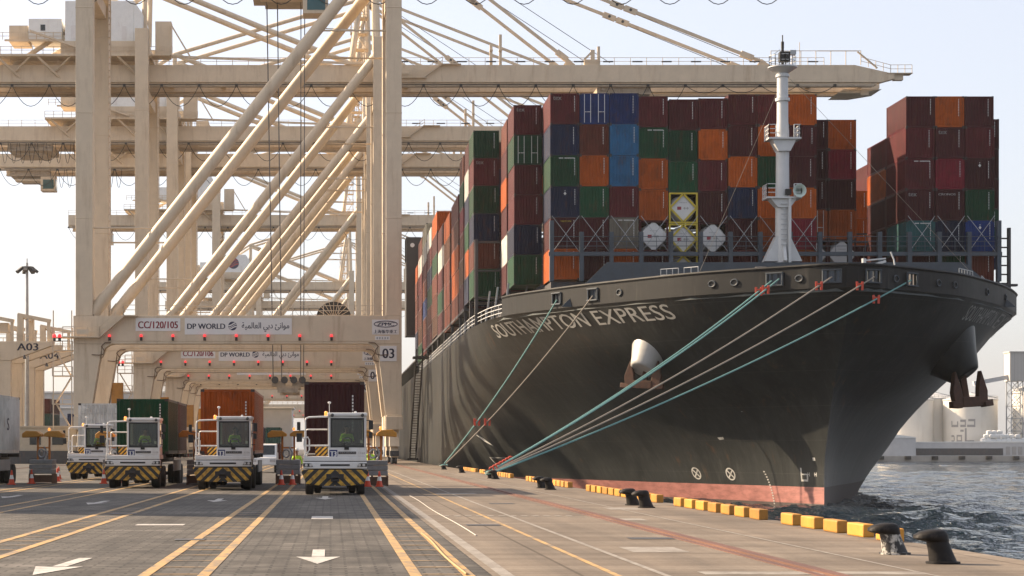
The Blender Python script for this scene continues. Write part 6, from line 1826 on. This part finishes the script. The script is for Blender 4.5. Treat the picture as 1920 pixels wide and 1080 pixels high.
# ------------------------------------------------------------------ things deeper in the yard
# white pick-up between the orange load and the gear stand
cv = empty("parked_truck", (-5.0, 150, .003)); tag(cv, "small white truck parked in the distance right of the orange box", "truck")
q = MB(); q.prism_x([(0, .55), (0, 1.1), (.35, 1.25), (.75, 2.1), (2.3, 2.15), (2.3, .55)], -1.0, 1.0); q.box(-1.0, 1.0, 2.35, 5.2, .8, 1.5); q.build("body", M['truck'], cv, bevel=.06)
q = MB(); q.add([(-.85, .38, 1.32), (.85, .38, 1.32), (.85, .70, 2.02), (-.85, .70, 2.02)], [(0, 1, 2, 3)]); q.build("windscreen", M['glass_dark'], cv)
q = MB(); q.box(-.9, -.5, -.03, 0, .8, 1.0); q.box(.5, .9, -.03, 0, .8, 1.0); q.build("headlight", M['lamp_glass'], cv)
for y in (.9, 4.2):
    for s_ in (-.92, .92): wheel(cv, s_, y, .4, .24)

# light mast at the left
lm = empty("light_mast", (-47.2, 315, 0)); tag(lm, "tall slim grey light mast with a ring of floodlights at the left", "light mast")
q = MB(); q.tube((0, 0, 0), (0, 0, 30.6), .42, 12, .20); q.build("pole", M['galv'], lm, smooth=True)
q = MB(); q.lathe([(.3, 0), (1.1, .1), (1.1, .2), (.3, .3)], (0, 0, 29.8), 'z', 14); q.tube((0, 0, 30), (0, 0, 31.3), .09, 6); q.build("head_ring", M['galv'], lm)
for k in range(7):
    a_ = 2 * math.pi * k / 7 + .2; q = MB(); c = Vector((1.2 * math.cos(a_), 1.2 * math.sin(a_), 29.6)); q.bar(c + Vector((-.5 * math.cos(a_), -.5 * math.sin(a_), .3)), c + Vector((.5 * math.cos(a_), .5 * math.sin(a_), -.45)), .6, .4); q.build("floodlight", M['dark_steel'], lm)

# yard stacking cranes
def stacker(x, y, num, label):
    r_ = empty("stacking_crane", (x, y, 0)); tag(r_, label, "crane", "stacking cranes in the container yard")
    C = M['crane']
    for k, dy in enumerate((0, 11)):
        q = MB(); q.prism_y([(-40, 15.2), (2.2, 15.2), (8.4, 17.4), (8.6, 18.1), (-40, 18.1)], dy, dy + 1.6); g_ = q.build("girder", C, r_, bevel=.04)
        q = MB(); rail_run(q, [(-30, dy + .1, 18.1), (8.3, dy + .1, 18.1)], 1.1, 2.2, .045, 2); q.build("girder_railing", C, g_)
        if k == 0:
            q = MB(); text_on(q, num, 3.2, 6.4, 16.7, 17.8, -.03, .05); q.build("lettering", M['sign_navy'], g_, recalc=False)
        for lx in (1.2, -33):
            q = MB(); q.prism_y([(lx - 1.0, 0.6), (lx + 1.0, .6), (lx + 1.0, 15.2), (lx - 1.0, 15.2)], dy + .1, dy + 1.5); q.build("leg", C, r_, bevel=.04)
    q = MB()
    for lx in (1.2, -33): q.box(lx - .8, lx + .8, -1.5, 14, .3, 1.6)
    q.build("sill_beam", C, r_)
    for px in (-2.0, 3.6):
        q = MB()
        q.bar((px, .8, 18.1), (px, .8, 22.3), .9, .9); q.bar((px, .8, 22.0), (px, 11.8, 22.0), .4, .4); q.bar((px, 11.8, 18.1), (px, 11.8, 22.3), .9, .9); q.bar((px - .4, .8, 22.2), (px + 4.6, .8, 21.2), .8, .55); q.bar((px + 4.3, .8, 21.3), (px + 4.3, .8, 18.1), .45, .45)
        q.build("hoist_frame", C, r_)
    q = MB(); q.box(-.2, 1.6, 1.2, 3, 19.8, 21); q.box(-.4, 1.8, 1, 3.2, 19.5, 19.8); q.build("hoist_house", C, r_)
    q = MB()
    for k in range(3): q.lathe([(.2, -.6), (.28, -.5), (.1, 0)], (-4 + k * 4.2, -.5, 16.6 - .3 * k), 'z', 10)
    q.build("floodlight", M['dark_steel'], r_)
stacker(-51.0, 309, "A03", "cream yard crane lettered A03 with stepped frames at the far left")
stacker(-51.7, 338, "A04", "cream yard crane lettered A04 just right of the slim light mast")

# container stacks of the yard
yp = ['rust red', 'maroon', 'navy blue', 'tan grey', 'dark maroon', 'orange', 'blue', 'white', 'crimson', 'teal']
ry_ = random.Random(9)
YN = {}
for bi, (bx, by, cols) in enumerate(((-58, 352, [2, 3, 3, 4, 2, 3, 4]), (-36, 420, [3, 2, 4, 3, 3, 2, 3, 4]), (-17.5, 330, [2, 3, 2, 2]))):
    for ci, n in enumerate(cols):
        for k in range(n):
            c = ry_.choice(yp)
            container(bx + ci * 2.7, by, k * 2.6 + .005, 12.19, c, f"distant {c} container, {NTH[k]} layer, {NTH[ci]} column of the {('left', 'middle', 'right')[bi]} yard block", "containers stacked in the yard", marks_=None, cast=False)
# unseen tall block added left of the frame to shade the lanes
for k in range(8):
    for j in range(2):
        container(-30.2, 67.0 + j * 12.6, k * 2.6 + .005, 12.19, ry_.choice(yp), f"container in the tall yard block left of the lanes, {NTH[k]} layer, {('near', 'far')[j]} end", "containers in the tall yard block", marks_=None, cast=False)
# long pale terminal building and low wall behind the yard
tb = empty("terminal_building", (-70, 520, 0)); tag(tb, "long pale terminal building with small windows beyond the yard cranes", "building")
q = MB(); q.box(-55, 60, 0, 24, 0, 12); q.box(-20, 40, 1, 22, 12, 16); q.build("wall", M['shed'], tb)
q = MB(); q.box(-55.5, 60.5, -.5, 24.5, 12.0, 12.4); q.box(-20.5, 40.5, .6, 22.4, 16.0, 16.4); q.build("roof", M['white_paint'], tb)
for i in range(9):
    q = MB(); q.box(-50 + i * 12, -44 + i * 12, -.08, 0, 7.5, 9.6); q.build("window", M['silo_mark'], tb)
    if i < 3: q = MB(); q.box(-48 + i * 36, -40 + i * 36, -.1, 0, 0.1, 5); q.build("door", M['white_band'], tb)
lo = empty("office_cabin", (-33.5, 235, 0)); tag(lo, "low cream site cabin with a dark base at the foot of the landside crane leg", "cabin")
q = MB(); q.box(-5, 4, 0, 4, .9, 4.2); q.box(-5.2, 4.2, -.2, 4.2, 4.2, 4.4); q.build("wall", mat("cabin_cream", (.42, .36, .27), .7), lo)
q = MB(); q.box(-6, 6, -.6, -.2, 0, 1.5); q.build("base", M['dark_steel'], lo)
q = MB()
for x in (-4, -1.4, 1.2): q.box(x, x + 1.3, -.05, 0, 2.2, 3.4)
q.build("window", M['glass_dark'], lo)

# ------------------------------------------------------------------ haze
hz = MB(); hz.box(-1420, 1540, -80, 2680, -8.2, 90)
hm = bpy.data.materials.new("haze"); hm.use_nodes = True; hn = hm.node_tree
hn.nodes.remove(hn.nodes["Principled BSDF"])
pv = hn.nodes.new("ShaderNodeVolumePrincipled"); pv.inputs["Color"].default_value = (.95, .95, .96, 1); pv.inputs["Density"].default_value = HAZE; pv.inputs["Anisotropy"].default_value = .35
hn.links.new(pv.outputs[0], hn.nodes["Material Output"].inputs["Volume"])
if HAZE > 0:
    ho = hz.build("haze", hm); tag(ho, "pale dusty haze hanging over the whole port", "haze", kind='stuff')
